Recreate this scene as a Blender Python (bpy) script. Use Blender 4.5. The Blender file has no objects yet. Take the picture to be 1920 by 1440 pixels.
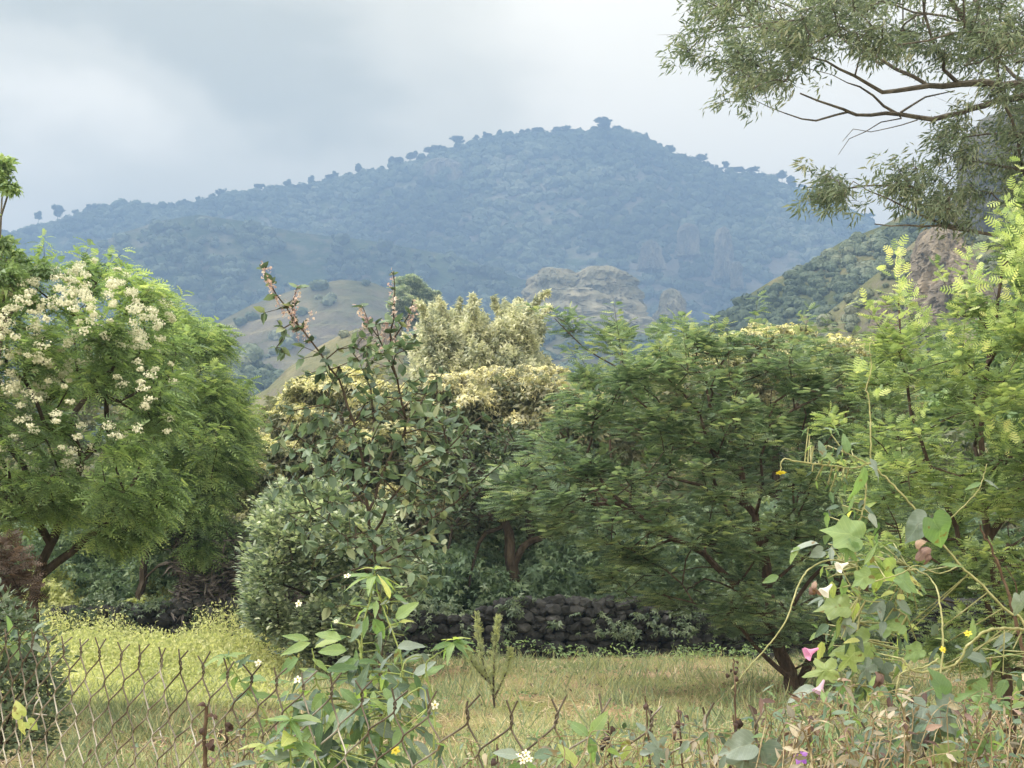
import bpy, math, random, sys
import numpy as np
from mathutils import Vector

# ------------------------------------------------------------------ camera
SC = bpy.context.scene
COL = SC.collection
FPX = 2667.0                      # focal length in photo pixels (1920 wide)
PITCH = math.atan(350.0 / FPX)    # horizon sits at photo row 1070
CAMZ = 1.6
cam_d = bpy.data.cameras.new('camera'); cam = bpy.data.objects.new('camera', cam_d); COL.objects.link(cam)
cam.location = (0, 0, CAMZ); cam.rotation_euler = (math.pi / 2 + PITCH, 0, 0)
cam_d.sensor_width = 36; cam_d.lens = 36 * FPX / 1920
cam_d.clip_start = 0.05; cam_d.clip_end = 20000
SC.camera = cam

# ------------------------------------------------------------------ render, sun and sky
SC.render.engine = 'CYCLES'
cy = SC.cycles
cy.max_bounces = 7; cy.diffuse_bounces = 4; cy.glossy_bounces = 2; cy.transmission_bounces = 4
cy.transparent_max_bounces = 6; cy.volume_bounces = 1
cy.use_denoising = True
try:
    cy.denoiser = 'OPENIMAGEDENOISE'; cy.denoising_input_passes = 'RGB_ALBEDO_NORMAL'; cy.denoising_prefilter = 'ACCURATE'
except Exception: pass
cy.use_adaptive_sampling = True; cy.adaptive_threshold = 0.015
cy.caustics_reflective = False; cy.caustics_refractive = False
vs = SC.view_settings
SC.display_settings.display_device = 'sRGB'
vs.view_transform = 'Standard'; vs.look = 'None'; vs.exposure = 0.58; vs.gamma = 1.0; vs.use_curve_mapping = False

SUN_EL = math.radians(52); SUN_AZ = math.radians(-84)    # azimuth measured from +Y towards +X
sd = Vector((math.sin(SUN_AZ) * math.cos(SUN_EL), math.cos(SUN_AZ) * math.cos(SUN_EL), math.sin(SUN_EL)))
sun_d = bpy.data.lights.new('sun', 'SUN'); sun = bpy.data.objects.new('sun', sun_d); COL.objects.link(sun)
sun_d.energy = 4.0; sun_d.angle = math.radians(5.0); sun_d.color = (1.0, 0.96, 0.9)
sun.rotation_euler = sd.to_track_quat('Z', 'Y').to_euler()

def nnode(nt, t, **kw):
    n = nt.nodes.new(t)
    for k, v in kw.items(): setattr(n, k, v)
    return n

def build_world():
    w = bpy.data.worlds.new('World'); SC.world = w; w.use_nodes = True
    nt = w.node_tree; N = nt.nodes; L = nt.links; N.clear()
    out = nnode(nt, 'ShaderNodeOutputWorld'); bg = nnode(nt, 'ShaderNodeBackground')
    bg.inputs['Strength'].default_value = 0.1; L.new(bg.outputs[0], out.inputs[0])
    sky = nnode(nt, 'ShaderNodeTexSky'); sky.sky_type = 'NISHITA'; sky.sun_disc = False
    sky.sun_elevation = SUN_EL; sky.sun_rotation = SUN_AZ
    sky.air_density = 1.0; sky.dust_density = 2.0
    tc = nnode(nt, 'ShaderNodeTexCoord')
    def noise(scale, detail, rough, stretch, off, dist=0.0):
        mp = nnode(nt, 'ShaderNodeMapping'); mp.inputs['Scale'].default_value = (1, 1, stretch); mp.inputs['Location'].default_value = off
        nz = nnode(nt, 'ShaderNodeTexNoise'); nz.inputs['Scale'].default_value = scale
        nz.inputs['Detail'].default_value = detail; nz.inputs['Roughness'].default_value = rough; nz.inputs['Distortion'].default_value = dist
        L.new(tc.outputs['Generated'], mp.inputs[0]); L.new(mp.outputs[0], nz.inputs['Vector']); return nz.outputs['Fac']
    def math_(op, a, b=None, c=None, clamp=False):
        m = nnode(nt, 'ShaderNodeMath', operation=op); m.use_clamp = clamp
        for i, v in enumerate((a, b, c)):
            if v is None: continue
            if isinstance(v, (int, float)): m.inputs[i].default_value = v
            else: L.new(v, m.inputs[i])
        return m.outputs[0]
    def smooth(v, a, b):
        m = nnode(nt, 'ShaderNodeMapRange'); m.interpolation_type = 'SMOOTHSTEP'
        L.new(v, m.inputs['Value']); m.inputs['From Min'].default_value = a; m.inputs['From Max'].default_value = b
        return m.outputs['Result']
    def dirblob(px, py, r_in, r_out):
        d = pdir(px, py); vm = nnode(nt, 'ShaderNodeVectorMath', operation='DOT_PRODUCT')
        nv = nnode(nt, 'ShaderNodeVectorMath', operation='NORMALIZE'); L.new(tc.outputs['Generated'], nv.inputs[0])
        # warp the direction with noise so that the cloud edges are ragged
        nzc = nnode(nt, 'ShaderNodeTexNoise'); nzc.inputs['Scale'].default_value = 5.0; nzc.inputs['Detail'].default_value = 4
        L.new(tc.outputs['Generated'], nzc.inputs['Vector'])
        sub = nnode(nt, 'ShaderNodeVectorMath', operation='SUBTRACT'); L.new(nzc.outputs['Color'], sub.inputs[0]); sub.inputs[1].default_value = (.5, .5, .5)
        sc = nnode(nt, 'ShaderNodeVectorMath', operation='SCALE'); L.new(sub.outputs[0], sc.inputs[0]); sc.inputs['Scale'].default_value = 0.16
        ad = nnode(nt, 'ShaderNodeVectorMath', operation='ADD'); L.new(nv.outputs[0], ad.inputs[0]); L.new(sc.outputs[0], ad.inputs[1])
        mu = nnode(nt, 'ShaderNodeVectorMath', operation='SUBTRACT'); L.new(ad.outputs[0], mu.inputs[0]); mu.inputs[1].default_value = tuple(d)
        m2 = nnode(nt, 'ShaderNodeVectorMath', operation='MULTIPLY'); L.new(mu.outputs[0], m2.inputs[0]); m2.inputs[1].default_value = (1, 1, 2.2)
        ln = nnode(nt, 'ShaderNodeVectorMath', operation='LENGTH'); L.new(m2.outputs[0], ln.inputs[0])
        return math_('SUBTRACT', 1.0, smooth(ln.outputs['Value'], r_in, r_out))
    n1 = noise(2.2, 7, .52, 2.6, (3.1, .7, 1.9), .3)
    n2 = noise(6.0, 6, .55, 2.4, (7.7, 2.2, .3), .2)
    base = math_('ADD', math_('MULTIPLY', n1, .65), math_('MULTIPLY', n2, .35))
    base = smooth(base, .36, .64)
    # a darker bank over the left and centre, brighter sky low on the left and over the right
    v = math_('MULTIPLY_ADD', base, .38, .50)
    for (px, py, a, b, g) in ((460, 60, .05, .36, -.62), (120, 190, .0, .15, .40), (700, 230, .0, .17, -.26), (620, 330, .0, .12, .18),
                              (1150, 120, .02, .3, .34), (300, 270, .0, .13, .25), (1800, 250, .05, .3, .28), (40, 20, .0, .16, -.2)):
        v = math_('ADD', v, math_('MULTIPLY', dirblob(px, py, a, b), g))
    cr = nnode(nt, 'ShaderNodeValToRGB'); L.new(math_('MULTIPLY', v, 1.0, clamp=True), cr.inputs[0])
    e = cr.color_ramp; e.interpolation = 'EASE'
    e.elements[0].position = 0.0; e.elements[0].color = (.75, .69, .49, 1)
    e.elements[1].position = 1.0; e.elements[1].color = (1.56, 1.39, 1.08, 1)
    m = e.elements.new(.5); m.color = (1.12, 1.01, .75, 1)
    sc = nnode(nt, 'ShaderNodeVectorMath', operation='SCALE'); L.new(cr.outputs[0], sc.inputs[0]); 
    # overcast sky, brighter overhead; gain there and behind camera added to fill foliage
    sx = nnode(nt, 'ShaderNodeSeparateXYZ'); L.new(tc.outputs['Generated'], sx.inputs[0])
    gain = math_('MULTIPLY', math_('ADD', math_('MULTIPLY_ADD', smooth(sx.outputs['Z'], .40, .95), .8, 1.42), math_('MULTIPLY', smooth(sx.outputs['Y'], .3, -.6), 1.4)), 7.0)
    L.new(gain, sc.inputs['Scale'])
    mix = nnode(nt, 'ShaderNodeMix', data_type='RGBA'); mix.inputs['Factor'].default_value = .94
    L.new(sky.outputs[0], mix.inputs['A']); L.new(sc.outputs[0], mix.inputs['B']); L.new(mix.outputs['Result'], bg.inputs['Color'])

# ------------------------------------------------------------------ placing by sight line and depth
cp, sp_ = math.cos(PITCH), math.sin(PITCH)
def pdir(px, py):
    a = (px - 960) / FPX; b = (720 - py) / FPX
    return Vector((a, cp - b * sp_, sp_ + b * cp)).normalized()
def W(px, py, Y):
    a = (np.asarray(px, float) - 960) / FPX; b = (720 - np.asarray(py, float)) / FPX
    t = np.asarray(Y, float) / (cp - b * sp_)
    return np.stack(np.broadcast_arrays(a * t, Y, CAMZ + (sp_ + b * cp) * t), -1)
def w1(px, py, Y): return W(px, py, Y)
build_world()

# ------------------------------------------------------------------ numpy noise
def _hash(ix, iy, iz, s):
    h = (ix.astype(np.int64) * 374761393 + iy.astype(np.int64) * 668265263 + iz.astype(np.int64) * 2147483647 + s * 974711) & 0xffffffff
    h = ((h ^ (h >> 13)) * 1274126177) & 0xffffffff
    h = ((h ^ (h >> 16)) * 2246822519) & 0xffffffff
    return ((h ^ (h >> 15)) & 0xffffff) / float(0xffffff)
def vnoise(P, s=0):
    P = np.asarray(P, float); i = np.floor(P); f = P - i; f = f * f * (3 - 2 * f); r = 0
    for dx in (0, 1):
        for dy in (0, 1):
            for dz in (0, 1):
                w = (f[:, 0] if dx else 1 - f[:, 0]) * (f[:, 1] if dy else 1 - f[:, 1]) * (f[:, 2] if dz else 1 - f[:, 2])
                r = r + w * _hash(i[:, 0] + dx, i[:, 1] + dy, i[:, 2] + dz, s)
    return r
def fbm(P, octv=4, s=0, gain=.5):
    P = np.asarray(P, float); a = 1.; t = 0; n = 0
    for k in range(octv):
        t = t + a * vnoise(P * (2.03 ** k) + k * 17.3, s + k); n += a; a *= gain
    return t / n

# ------------------------------------------------------------------ mesh helpers
class Geo:
    def __init__(s, uv=False): s.V = []; s.F = []; s.T = []; s.M = []; s.n = 0; s.uv = uv; s.U = []
    def add(s, V, F, tint=0.5, mat=0, uv=None):
        V = np.asarray(V, np.float32).reshape(-1, 3); F = np.asarray(F, np.int64)
        if len(V) == 0 or len(F) == 0: return
        s.V.append(V); s.F.append(F + s.n); s.n += len(V)
        t = np.empty(len(F), np.float32); t[:] = tint; s.T.append(t)
        m = np.empty(len(F), np.int32); m[:] = mat; s.M.append(m)
        if s.uv: s.U.append(np.zeros((len(V), 3), np.float32) if uv is None else uv.astype(np.float32))
    def mesh(s, name, mats, origin=(0, 0, 0), smooth=False):
        me = bpy.data.meshes.new(name)
        if not s.V: return me
        V = np.concatenate(s.V) - np.asarray(origin, np.float32)
        me.vertices.add(len(V)); me.vertices.foreach_set('co', V.ravel().astype(np.float32))
        tot = np.concatenate([np.full(len(f), f.shape[1], np.int32) for f in s.F])
        loops = np.concatenate([f.ravel() for f in s.F]).astype(np.int32)
        me.loops.add(len(loops)); me.loops.foreach_set('vertex_index', loops)
        me.polygons.add(len(tot)); st = np.zeros(len(tot), np.int32); st[1:] = np.cumsum(tot)[:-1]
        me.polygons.foreach_set('loop_start', st)
        try: me.polygons.foreach_set('loop_total', tot)
        except Exception: pass
        me.polygons.foreach_set('use_smooth', np.full(len(tot), bool(smooth)))
        me.polygons.foreach_set('material_index', np.concatenate(s.M))
        at = me.attributes.new('tint', 'FLOAT', 'FACE'); at.data.foreach_set('value', np.concatenate(s.T))
        if s.uv:
            au = me.attributes.new('leafxy', 'FLOAT_VECTOR', 'POINT'); au.data.foreach_set('vector', np.concatenate(s.U).ravel())
        if not isinstance(mats, (list, tuple)): mats = [mats]
        for m in mats: me.materials.append(m)
        me.update(calc_edges=True); me.validate()
        return me
def tag(o, label=None, cat=None, group=None, kind=None):
    if label: o['label'] = label
    if cat: o['category'] = cat
    if group: o['group'] = group
    if kind: o['kind'] = kind
    return o
def link(name, me, parent=None, loc=(0, 0, 0)):
    o = bpy.data.objects.new(name, me); COL.objects.link(o)
    if parent is not None: o.parent = parent
    else: o.location = loc
    return o
def root_at(name, loc, label, cat, group=None):
    o = bpy.data.objects.new(name, None); COL.objects.link(o); o.location = [float(x) for x in loc]
    o.empty_display_size = .2
    return tag(o, label, cat, group)
def part(name, geo, mats, root, smooth=False):
    return link(name, geo.mesh(name, mats, tuple(root.location), smooth), root)

def norm(v): return v / np.maximum(np.linalg.norm(v, axis=-1, keepdims=True), 1e-9)
def frames(d, n):
    x = norm(d); z = n - (n * x).sum(-1, keepdims=True) * x; z = norm(z); y = np.cross(z, x)
    return np.stack((x, y, z), -1)            # columns
def inst(geo, tpl, pos, R, scale, tint, mat=0):
    TV, TF = tpl; N = len(pos)
    if N == 0: return
    scale = np.asarray(scale, float)
    if scale.ndim == 0: scale = np.full(N, float(scale))
    if scale.ndim == 1: scale = scale[:, None] * np.ones(3)
    V = np.einsum('nij,vj,nj->nvi', R, TV, scale) + pos[:, None, :]
    nv = len(TV)
    for F in TF:
        Fa = (F[None] + (np.arange(N) * nv)[:, None, None]).reshape(-1, F.shape[1])
        t = np.repeat(np.broadcast_to(tint, (N,)), len(F))
        if F is TF[0]:
            geo.add(V.reshape(-1, 3), Fa, t, mat, np.tile(TV, (N, 1)) if geo.uv else None)
        else:
            base = geo.n - N * nv
            geo.F.append(Fa + base); geo.T.append(t.astype(np.float32)); geo.M.append(np.full(len(Fa), mat, np.int32))
def tube(geo, P, R, k=6, tint=.5, mat=0, cap=True):
    P = np.asarray(P, float); n = len(P); R = np.broadcast_to(np.asarray(R, float), (n,))
    T = np.gradient(P, axis=0); T = norm(T)
    up = np.array([0.3, 0.2, 1.0]); rings = []
    a = np.cross(T[0], up); a = a / max(np.linalg.norm(a), 1e-6)
    for i in range(n):
        a = a - T[i] * a.dot(T[i]); a = a / max(np.linalg.norm(a), 1e-6); b = np.cross(T[i], a)
        th = np.arange(k) * 2 * np.pi / k
        rings.append(P[i] + R[i] * (np.cos(th)[:, None] * a + np.sin(th)[:, None] * b))
    V = np.concatenate(rings); i = np.arange(n - 1)[:, None] * k; j = np.arange(k)[None]; j2 = (j + 1) % k
    F = np.stack((i + j, i + j2, i + k + j2, i + k + j), -1).reshape(-1, 4)
    geo.add(V, F, tint, mat)
    if cap and k == 4: pass
def segs(geo, P0, P1, R0, R1, k=5, tint=.5, mat=0):
    N = len(P0)
    if N == 0: return
    d = norm(P1 - P0 + 1e-9); up = np.tile([.31, .17, .93], (N, 1)); a = norm(np.cross(d, up)); b = np.cross(d, a)
    th = np.arange(k) * 2 * np.pi / k; c = np.cos(th)[None, :, None]; s = np.sin(th)[None, :, None]
    ring = c * a[:, None] + s * b[:, None]
    V = np.concatenate((P0[:, None] - d[:, None] * R0[:, None, None] * .4 + ring * R0[:, None, None], P1[:, None] + ring * R1[:, None, None]), 1)
    j = np.arange(k); j2 = (j + 1) % k; F = np.stack((j, j2, k + j2, k + j), -1)
    Fa = (F[None] + (np.arange(N) * 2 * k)[:, None, None]).reshape(-1, 4)
    geo.add(V.reshape(-1, 3), Fa, tint, mat)
def smooth_path(P, n=8):
    P = np.asarray(P, float)
    if len(P) < 3:
        t = np.linspace(0, 1, n + 1)[:, None]; return P[0] + (P[-1] - P[0]) * t
    Q = np.vstack((2 * P[0] - P[1], P, 2 * P[-1] - P[-2])); out = []
    for i in range(1, len(Q) - 2):
        t = np.linspace(0, 1, n, endpoint=False)[:, None]
        a, b, c, d = Q[i - 1], Q[i], Q[i + 1], Q[i + 2]
        out.append(.5 * (2 * b + (c - a) * t + (2 * a - 5 * b + 4 * c - d) * t ** 2 + (3 * b - a - 3 * c + d) * t ** 3))
    out.append(P[-1:]); return np.concatenate(out)

# ------------------------------------------------------------------ materials
def ramp(nt, fac, cols):
    cr = nnode(nt, 'ShaderNodeValToRGB'); e = cr.color_ramp; nt.links.new(fac, cr.inputs[0])
    n = len(cols); e.elements[0].color = (*cols[0], 1); e.elements[-1].color = (*cols[-1], 1)
    e.elements[0].position = 0; e.elements[-1].position = 1
    for i in range(1, n - 1):
        x = e.elements.new(i / (n - 1)); x.color = (*cols[i], 1)
    return cr.outputs[0]
LEAF_GAIN = 2.15
def leaf_mat(name, cols, transl=.4, rough=.5, spec=.35, nscale=1.5, tcol=(1.2, 1.2, .7)):
    cols = [tuple(min(.9, (v * .60 + .40 * (.3 * c[0] + .6 * c[1] + .1 * c[2])) * LEAF_GAIN * (1.25 if k_ == 2 and max(c) < .2 else 1.0)) for k_, v in enumerate(c)) if max(c) < .5 else c for c in cols]
    m = bpy.data.materials.new(name); m.use_nodes = True; nt = m.node_tree; L = nt.links; nt.nodes.clear()
    out = nnode(nt, 'ShaderNodeOutputMaterial')
    at = nnode(nt, 'ShaderNodeAttribute'); at.attribute_name = 'tint'
    tc = nnode(nt, 'ShaderNodeTexCoord'); nz = nnode(nt, 'ShaderNodeTexNoise'); nz.inputs['Scale'].default_value = nscale; nz.inputs['Detail'].default_value = 3
    L.new(tc.outputs['Object'], nz.inputs['Vector'])
    ad = nnode(nt, 'ShaderNodeMath', operation='MULTIPLY_ADD'); L.new(nz.outputs['Fac'], ad.inputs[0]); ad.inputs[1].default_value = .5; ad.inputs[2].default_value = -.25
    a2 = nnode(nt, 'ShaderNodeMath', operation='ADD'); a2.use_clamp = True; L.new(ad.outputs[0], a2.inputs[0]); L.new(at.outputs['Fac'], a2.inputs[1])
    c = ramp(nt, a2.outputs[0], cols)
    p = nnode(nt, 'ShaderNodeBsdfPrincipled'); L.new(c, p.inputs['Base Color']); p.inputs['Roughness'].default_value = rough
    p.inputs['Specular IOR Level'].default_value = spec
    tr = nnode(nt, 'ShaderNodeBsdfTranslucent')
    mu = nnode(nt, 'ShaderNodeVectorMath', operation='MULTIPLY'); L.new(c, mu.inputs[0]); mu.inputs[1].default_value = tcol; L.new(mu.outputs[0], tr.inputs['Color'])
    mx = nnode(nt, 'ShaderNodeMixShader'); mx.inputs[0].default_value = transl; L.new(p.outputs[0], mx.inputs[1]); L.new(tr.outputs[0], mx.inputs[2])
    L.new(mx.outputs[0], out.inputs[0]); return m
def surf_mat(name, cols, scale=6, rough=.85, bump=.4, bdist=.02, stretch=(1, 1, 1), detail=6, spec=.2, dist=0.0, use_tint=0.0):
    m = bpy.data.materials.new(name); m.use_nodes = True; nt = m.node_tree; L = nt.links
    p = nt.nodes['Principled BSDF']; p.inputs['Roughness'].default_value = rough; p.inputs['Specular IOR Level'].default_value = spec
    tc = nnode(nt, 'ShaderNodeTexCoord'); mp = nnode(nt, 'ShaderNodeMapping'); mp.inputs['Scale'].default_value = stretch; L.new(tc.outputs['Object'], mp.inputs[0])
    nz = nnode(nt, 'ShaderNodeTexNoise'); nz.inputs['Scale'].default_value = scale; nz.inputs['Detail'].default_value = detail; nz.inputs['Roughness'].default_value = .62; nz.inputs['Distortion'].default_value = dist
    L.new(mp.outputs[0], nz.inputs['Vector'])
    mr = nnode(nt, 'ShaderNodeMapRange'); L.new(nz.outputs['Fac'], mr.inputs[0]); mr.inputs['From Min'].default_value = .28; mr.inputs['From Max'].default_value = .72
    f = mr.outputs[0]
    if use_tint:
        at = nnode(nt, 'ShaderNodeAttribute'); at.attribute_name = 'tint'
        ad = nnode(nt, 'ShaderNodeMath', operation='MULTIPLY_ADD'); ad.use_clamp = True; L.new(at.outputs['Fac'], ad.inputs[0]); ad.inputs[1].default_value = use_tint
        s2 = nnode(nt, 'ShaderNodeMath', operation='MULTIPLY_ADD'); L.new(f, s2.inputs[0]); s2.inputs[1].default_value = 1 - use_tint * .5; s2.inputs[2].default_value = -use_tint * .25
        L.new(s2.outputs[0], ad.inputs[2]); f = ad.outputs[0]
    L.new(ramp(nt, f, cols), p.inputs['Base Color'])
    b = nnode(nt, 'ShaderNodeBump'); b.inputs['Strength'].default_value = bump; b.inputs['Distance'].default_value = bdist
    L.new(nz.outputs['Fac'], b.inputs['Height']); L.new(b.outputs[0], p.inputs['Normal']); return m

# ------------------------------------------------------------------ leaf shapes (x along the leaf, z its upper side)
def A(*r): return np.array(r, float)
T_QUAD = (A([0, 0, 0], [.45, -.28, .05], [1, 0, -.12], [.45, .28, .05]), [np.array([[0, 1, 2, 3]])])
T_SLIM = (A([0, 0, 0], [.4, -.11, .02], [1, 0, -.2], [.4, .11, .02]), [np.array([[0, 1, 2, 3]])])
def make_fold(w=.25, up=.08, dr=.15):
    V = A([0, 0, 0], [.22, -w * .85, up], [.22, w * .85, up], [.6, -w * .8, up * .6 - dr * .3], [.6, w * .8, up * .6 - dr * .3], [1, 0, -dr], [.25, 0, .01], [.62, 0, -dr * .35])
    F = np.array([[0, 1, 6], [0, 6, 2], [3, 5, 7], [7, 5, 4]]); Q = np.array([[1, 3, 7, 6], [6, 7, 4, 2]])
    return (V, [F, Q])
T_FOLD = make_fold()
T_OVAL = make_fold(.33, .07, .12)
def make_pinna(pairs=7, plen=.34, w=.075, droop=.25, sweep=.35):
    V = []; F = []
    for i in range(pairs):
        x = .1 + .85 * i / (pairs - 1); l = plen * (math.sin(math.pi * (.18 + .74 * i / (pairs - 1))) ** .7); z0 = -droop * x * x
        for s in (-1, 1):
            dx = l * sweep; k = len(V)
            V += [[x - w * .5, 0, z0], [x + w * .5, 0, z0], [x + dx + w * .45, s * l, z0 - l * .22], [x + dx - w * .2, s * l, z0 - l * .22]]
            F.append([k, k + 1, k + 2, k + 3] if s > 0 else [k + 3, k + 2, k + 1, k])
    return (np.array(V, float), [np.array(F)])
T_PIN = make_pinna(5, .30, .15, .18, .5); T_PIN5 = make_pinna(5, .36, .13); T_DROOP = make_pinna(5, .3, .15, .6, .6)
def make_rosette(n=6, w=.2, droop=.45, seed=1):
    r = random.Random(seed); V = []; F = []
    for i in range(n):
        a = 2 * math.pi * i / n + r.uniform(-.3, .3); l = r.uniform(.7, 1.05); c, s = math.cos(a), math.sin(a); k = len(V)
        up = r.uniform(.1, .35)
        for (x, y, z) in ((0, 0, 0), (.45 * l, -w * l, up), (l, 0, up - droop), (.45 * l, w * l, up)):
            V.append([x * c - y * s, x * s + y * c, z])
        F.append([k, k + 1, k + 2, k + 3])
    return (np.array(V, float), [np.array(F)])
T_ROS = make_rosette()
T_STAR = make_rosette(5, .3, .12, 4)

def rand_dirs(rng, n): return norm(rng.normal(size=(n, 3)))
def scatter_leaves(geo, rng, C, per, cr, flat, tpl, size, out_from, horiz=.5, sag=0.0, up=.6, tint=(.5, .25), ctint=.0, svar=.35, mat=0, jit=.5, shell=.45):
    """leaves round the twig ends C"""
    n = len(C) * per; ci = np.repeat(np.arange(len(C)), per)
    u = rand_dirs(rng, n) * (rng.random(n)[:, None] ** shell) * cr * (0.6 + .8 * rng.random(len(C)))[ci][:, None]
    u[:, 2] *= flat; P = C[ci] + u
    d = norm(P - out_from) * .7 + norm(u + 1e-6) * .8 + rand_dirs(rng, n) * jit; d[:, 2] = d[:, 2] * (1 - horiz) - sag
    nn = np.tile([0, 0, up], (n, 1)) + rand_dirs(rng, n) * .6 + norm(P - out_from) * .25
    R = frames(d, nn); s = size * (1 + svar * (rng.random(n) * 2 - 1))
    t = tint[0] + tint[1] * (rng.random(n) * 2 - 1) + (ctint * (rng.random(len(C)) * 2 - 1))[ci]
    inst(geo, tpl, P, R, s, np.clip(t, 0, 1), mat); return P

def in_poly(p, poly):
    x, y = p[:, 0], p[:, 1]; c = np.zeros(len(p), bool); n = len(poly); j = n - 1
    for i in range(n):
        xi, yi = poly[i]; xj, yj = poly[j]
        c ^= ((yi > y) != (yj > y)) & (x < (xj - xi) * (y - yi) / (yj - yi + 1e-9) + xi); j = i
    return c
def edge_dist(p, poly):
    P = np.array(poly, float); Q = np.roll(P, -1, 0); best = np.full(len(p), 1e9)
    for a, b in zip(P, Q):
        ab = b - a; t = np.clip(((p - a) @ ab) / max(ab @ ab, 1e-9), 0, 1); best = np.minimum(best, np.linalg.norm(p - a - t[:, None] * ab, axis=1))
    return best
def crown_points(rng, poly, Y, thick, n, edge=.5, px_edge=90, bias=0.0):
    """points through a crown's volume: the outline gives the width, the depth rounds off towards the outline"""
    P = np.array(poly, float); lo, hi = P.min(0), P.max(0); out = []
    while sum(len(o) for o in out) < n:
        q = lo + (hi - lo) * rng.random((n * 3, 2)); out.append(q[in_poly(q, poly)])
    q = np.concatenate(out)[:n]; e = np.clip(edge_dist(q, poly) / px_edge, 0, 1)
    h = thick * np.sqrt(np.clip(1 - (1 - e) ** 2, 0, 1)) + .08 * thick
    s = rng.random(n) * 2 - 1; s = np.sign(s) * np.abs(s) ** .6
    return W(q[:, 0], q[:, 1], Y + s * h + bias * thick)

def skeleton(paths, radii, targets, rng, bf=.3, step=.25, arch=.12, rt=.004, rexp=.5):
    P = []; par = []; pl = []; fix = []
    for pi, (pts, (r0, r1)) in enumerate(zip(paths, radii)):
        pts = smooth_path(pts, 6); L = np.concatenate(([0], np.cumsum(np.linalg.norm(np.diff(pts, axis=0), axis=1))))
        m = max(3, int(L[-1] / step) + 1); s = np.linspace(0, L[-1], m); Q = np.stack([np.interp(s, L, pts[:, k]) for k in range(3)], -1)
        Q[1:-1] += rng.normal(size=Q[1:-1].shape) * step * .06
        if pi == 0: last = -1
        else:
            d = np.linalg.norm(np.array(P) - Q[0], axis=1); last = int(d.argmin())
            if d[last] > step * 1.5: Q = np.vstack((P[last] + (Q[0] - P[last]) * .5, Q))
        for i, q in enumerate(Q):
            P.append(q); par.append(last); pl.append(0 if last < 0 else pl[last] + np.linalg.norm(q - P[last]))
            fix.append(r0 + (r1 - r0) * i / max(1, len(Q) - 1)); last = len(P) - 1
    n0 = len(P); cap = n0 + len(targets) * 40 + 10; A_ = np.zeros((cap, 3)); A_[:n0] = P; pla = np.zeros(cap); pla[:n0] = pl
    par = list(par); n = n0; ends = []
    order = np.argsort(np.linalg.norm(targets - np.array(P[n0 // 3]), axis=1))
    for t in targets[order]:
        dv = t - A_[:n]; d = np.linalg.norm(dv, axis=1)
        pen = np.where(dv[:, 2] < -.2, d * .25, 0)
        i = int((d + bf * pla[:n] + pen).argmin()); k = max(1, min(38, int(d[i] / step))); a = A_[i].copy(); last = i
        off = rng.normal(size=3) * d[i] * .07; off[2] += arch * d[i]
        for j in range(1, k + 1):
            f = j / k; q = a + (t - a) * f + off * math.sin(math.pi * f) + (rng.normal(size=3) * step * .08 if j < k else 0)
            A_[n] = q; pla[n] = pla[last] + np.linalg.norm(q - A_[last]); par.append(last); last = n; n += 1
        ends.append(last)
    cnt = np.zeros(n); cnt[ends] += 1; par = np.array(par)
    for i in range(n - 1, 0, -1):
        if par[i] >= 0: cnt[par[i]] += cnt[i]
    r = rt * np.maximum(cnt, 1) ** rexp; r[:n0] = np.maximum(np.array(fix), 0)
    for i in range(n0, n): r[i] = min(r[i], r[par[i]] * .95)
    return A_[:n], par, r, n0, np.array(ends, int)
def skel_mesh(geo, S, tint=.5, k=6):
    P, par, r, n0, ends = S; i = np.nonzero(par >= 0)[0]; p = par[i]
    segs(geo, P[p], P[i], np.minimum(r[p], r[i] * 1.35), r[i], k, tint)
def fine_twigs(geo, rng, C, n, length, r, up=.2, tint=.5):
    N = len(C) * n; P0 = np.repeat(C, n, 0); d = rand_dirs(rng, N); d[:, 2] = d[:, 2] * .6 + up
    P1 = P0 + d * length * (.5 + rng.random(N))[:, None]; segs(geo, P0, P1, np.full(N, r), np.full(N, r * .4), 3, tint); return P1

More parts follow.
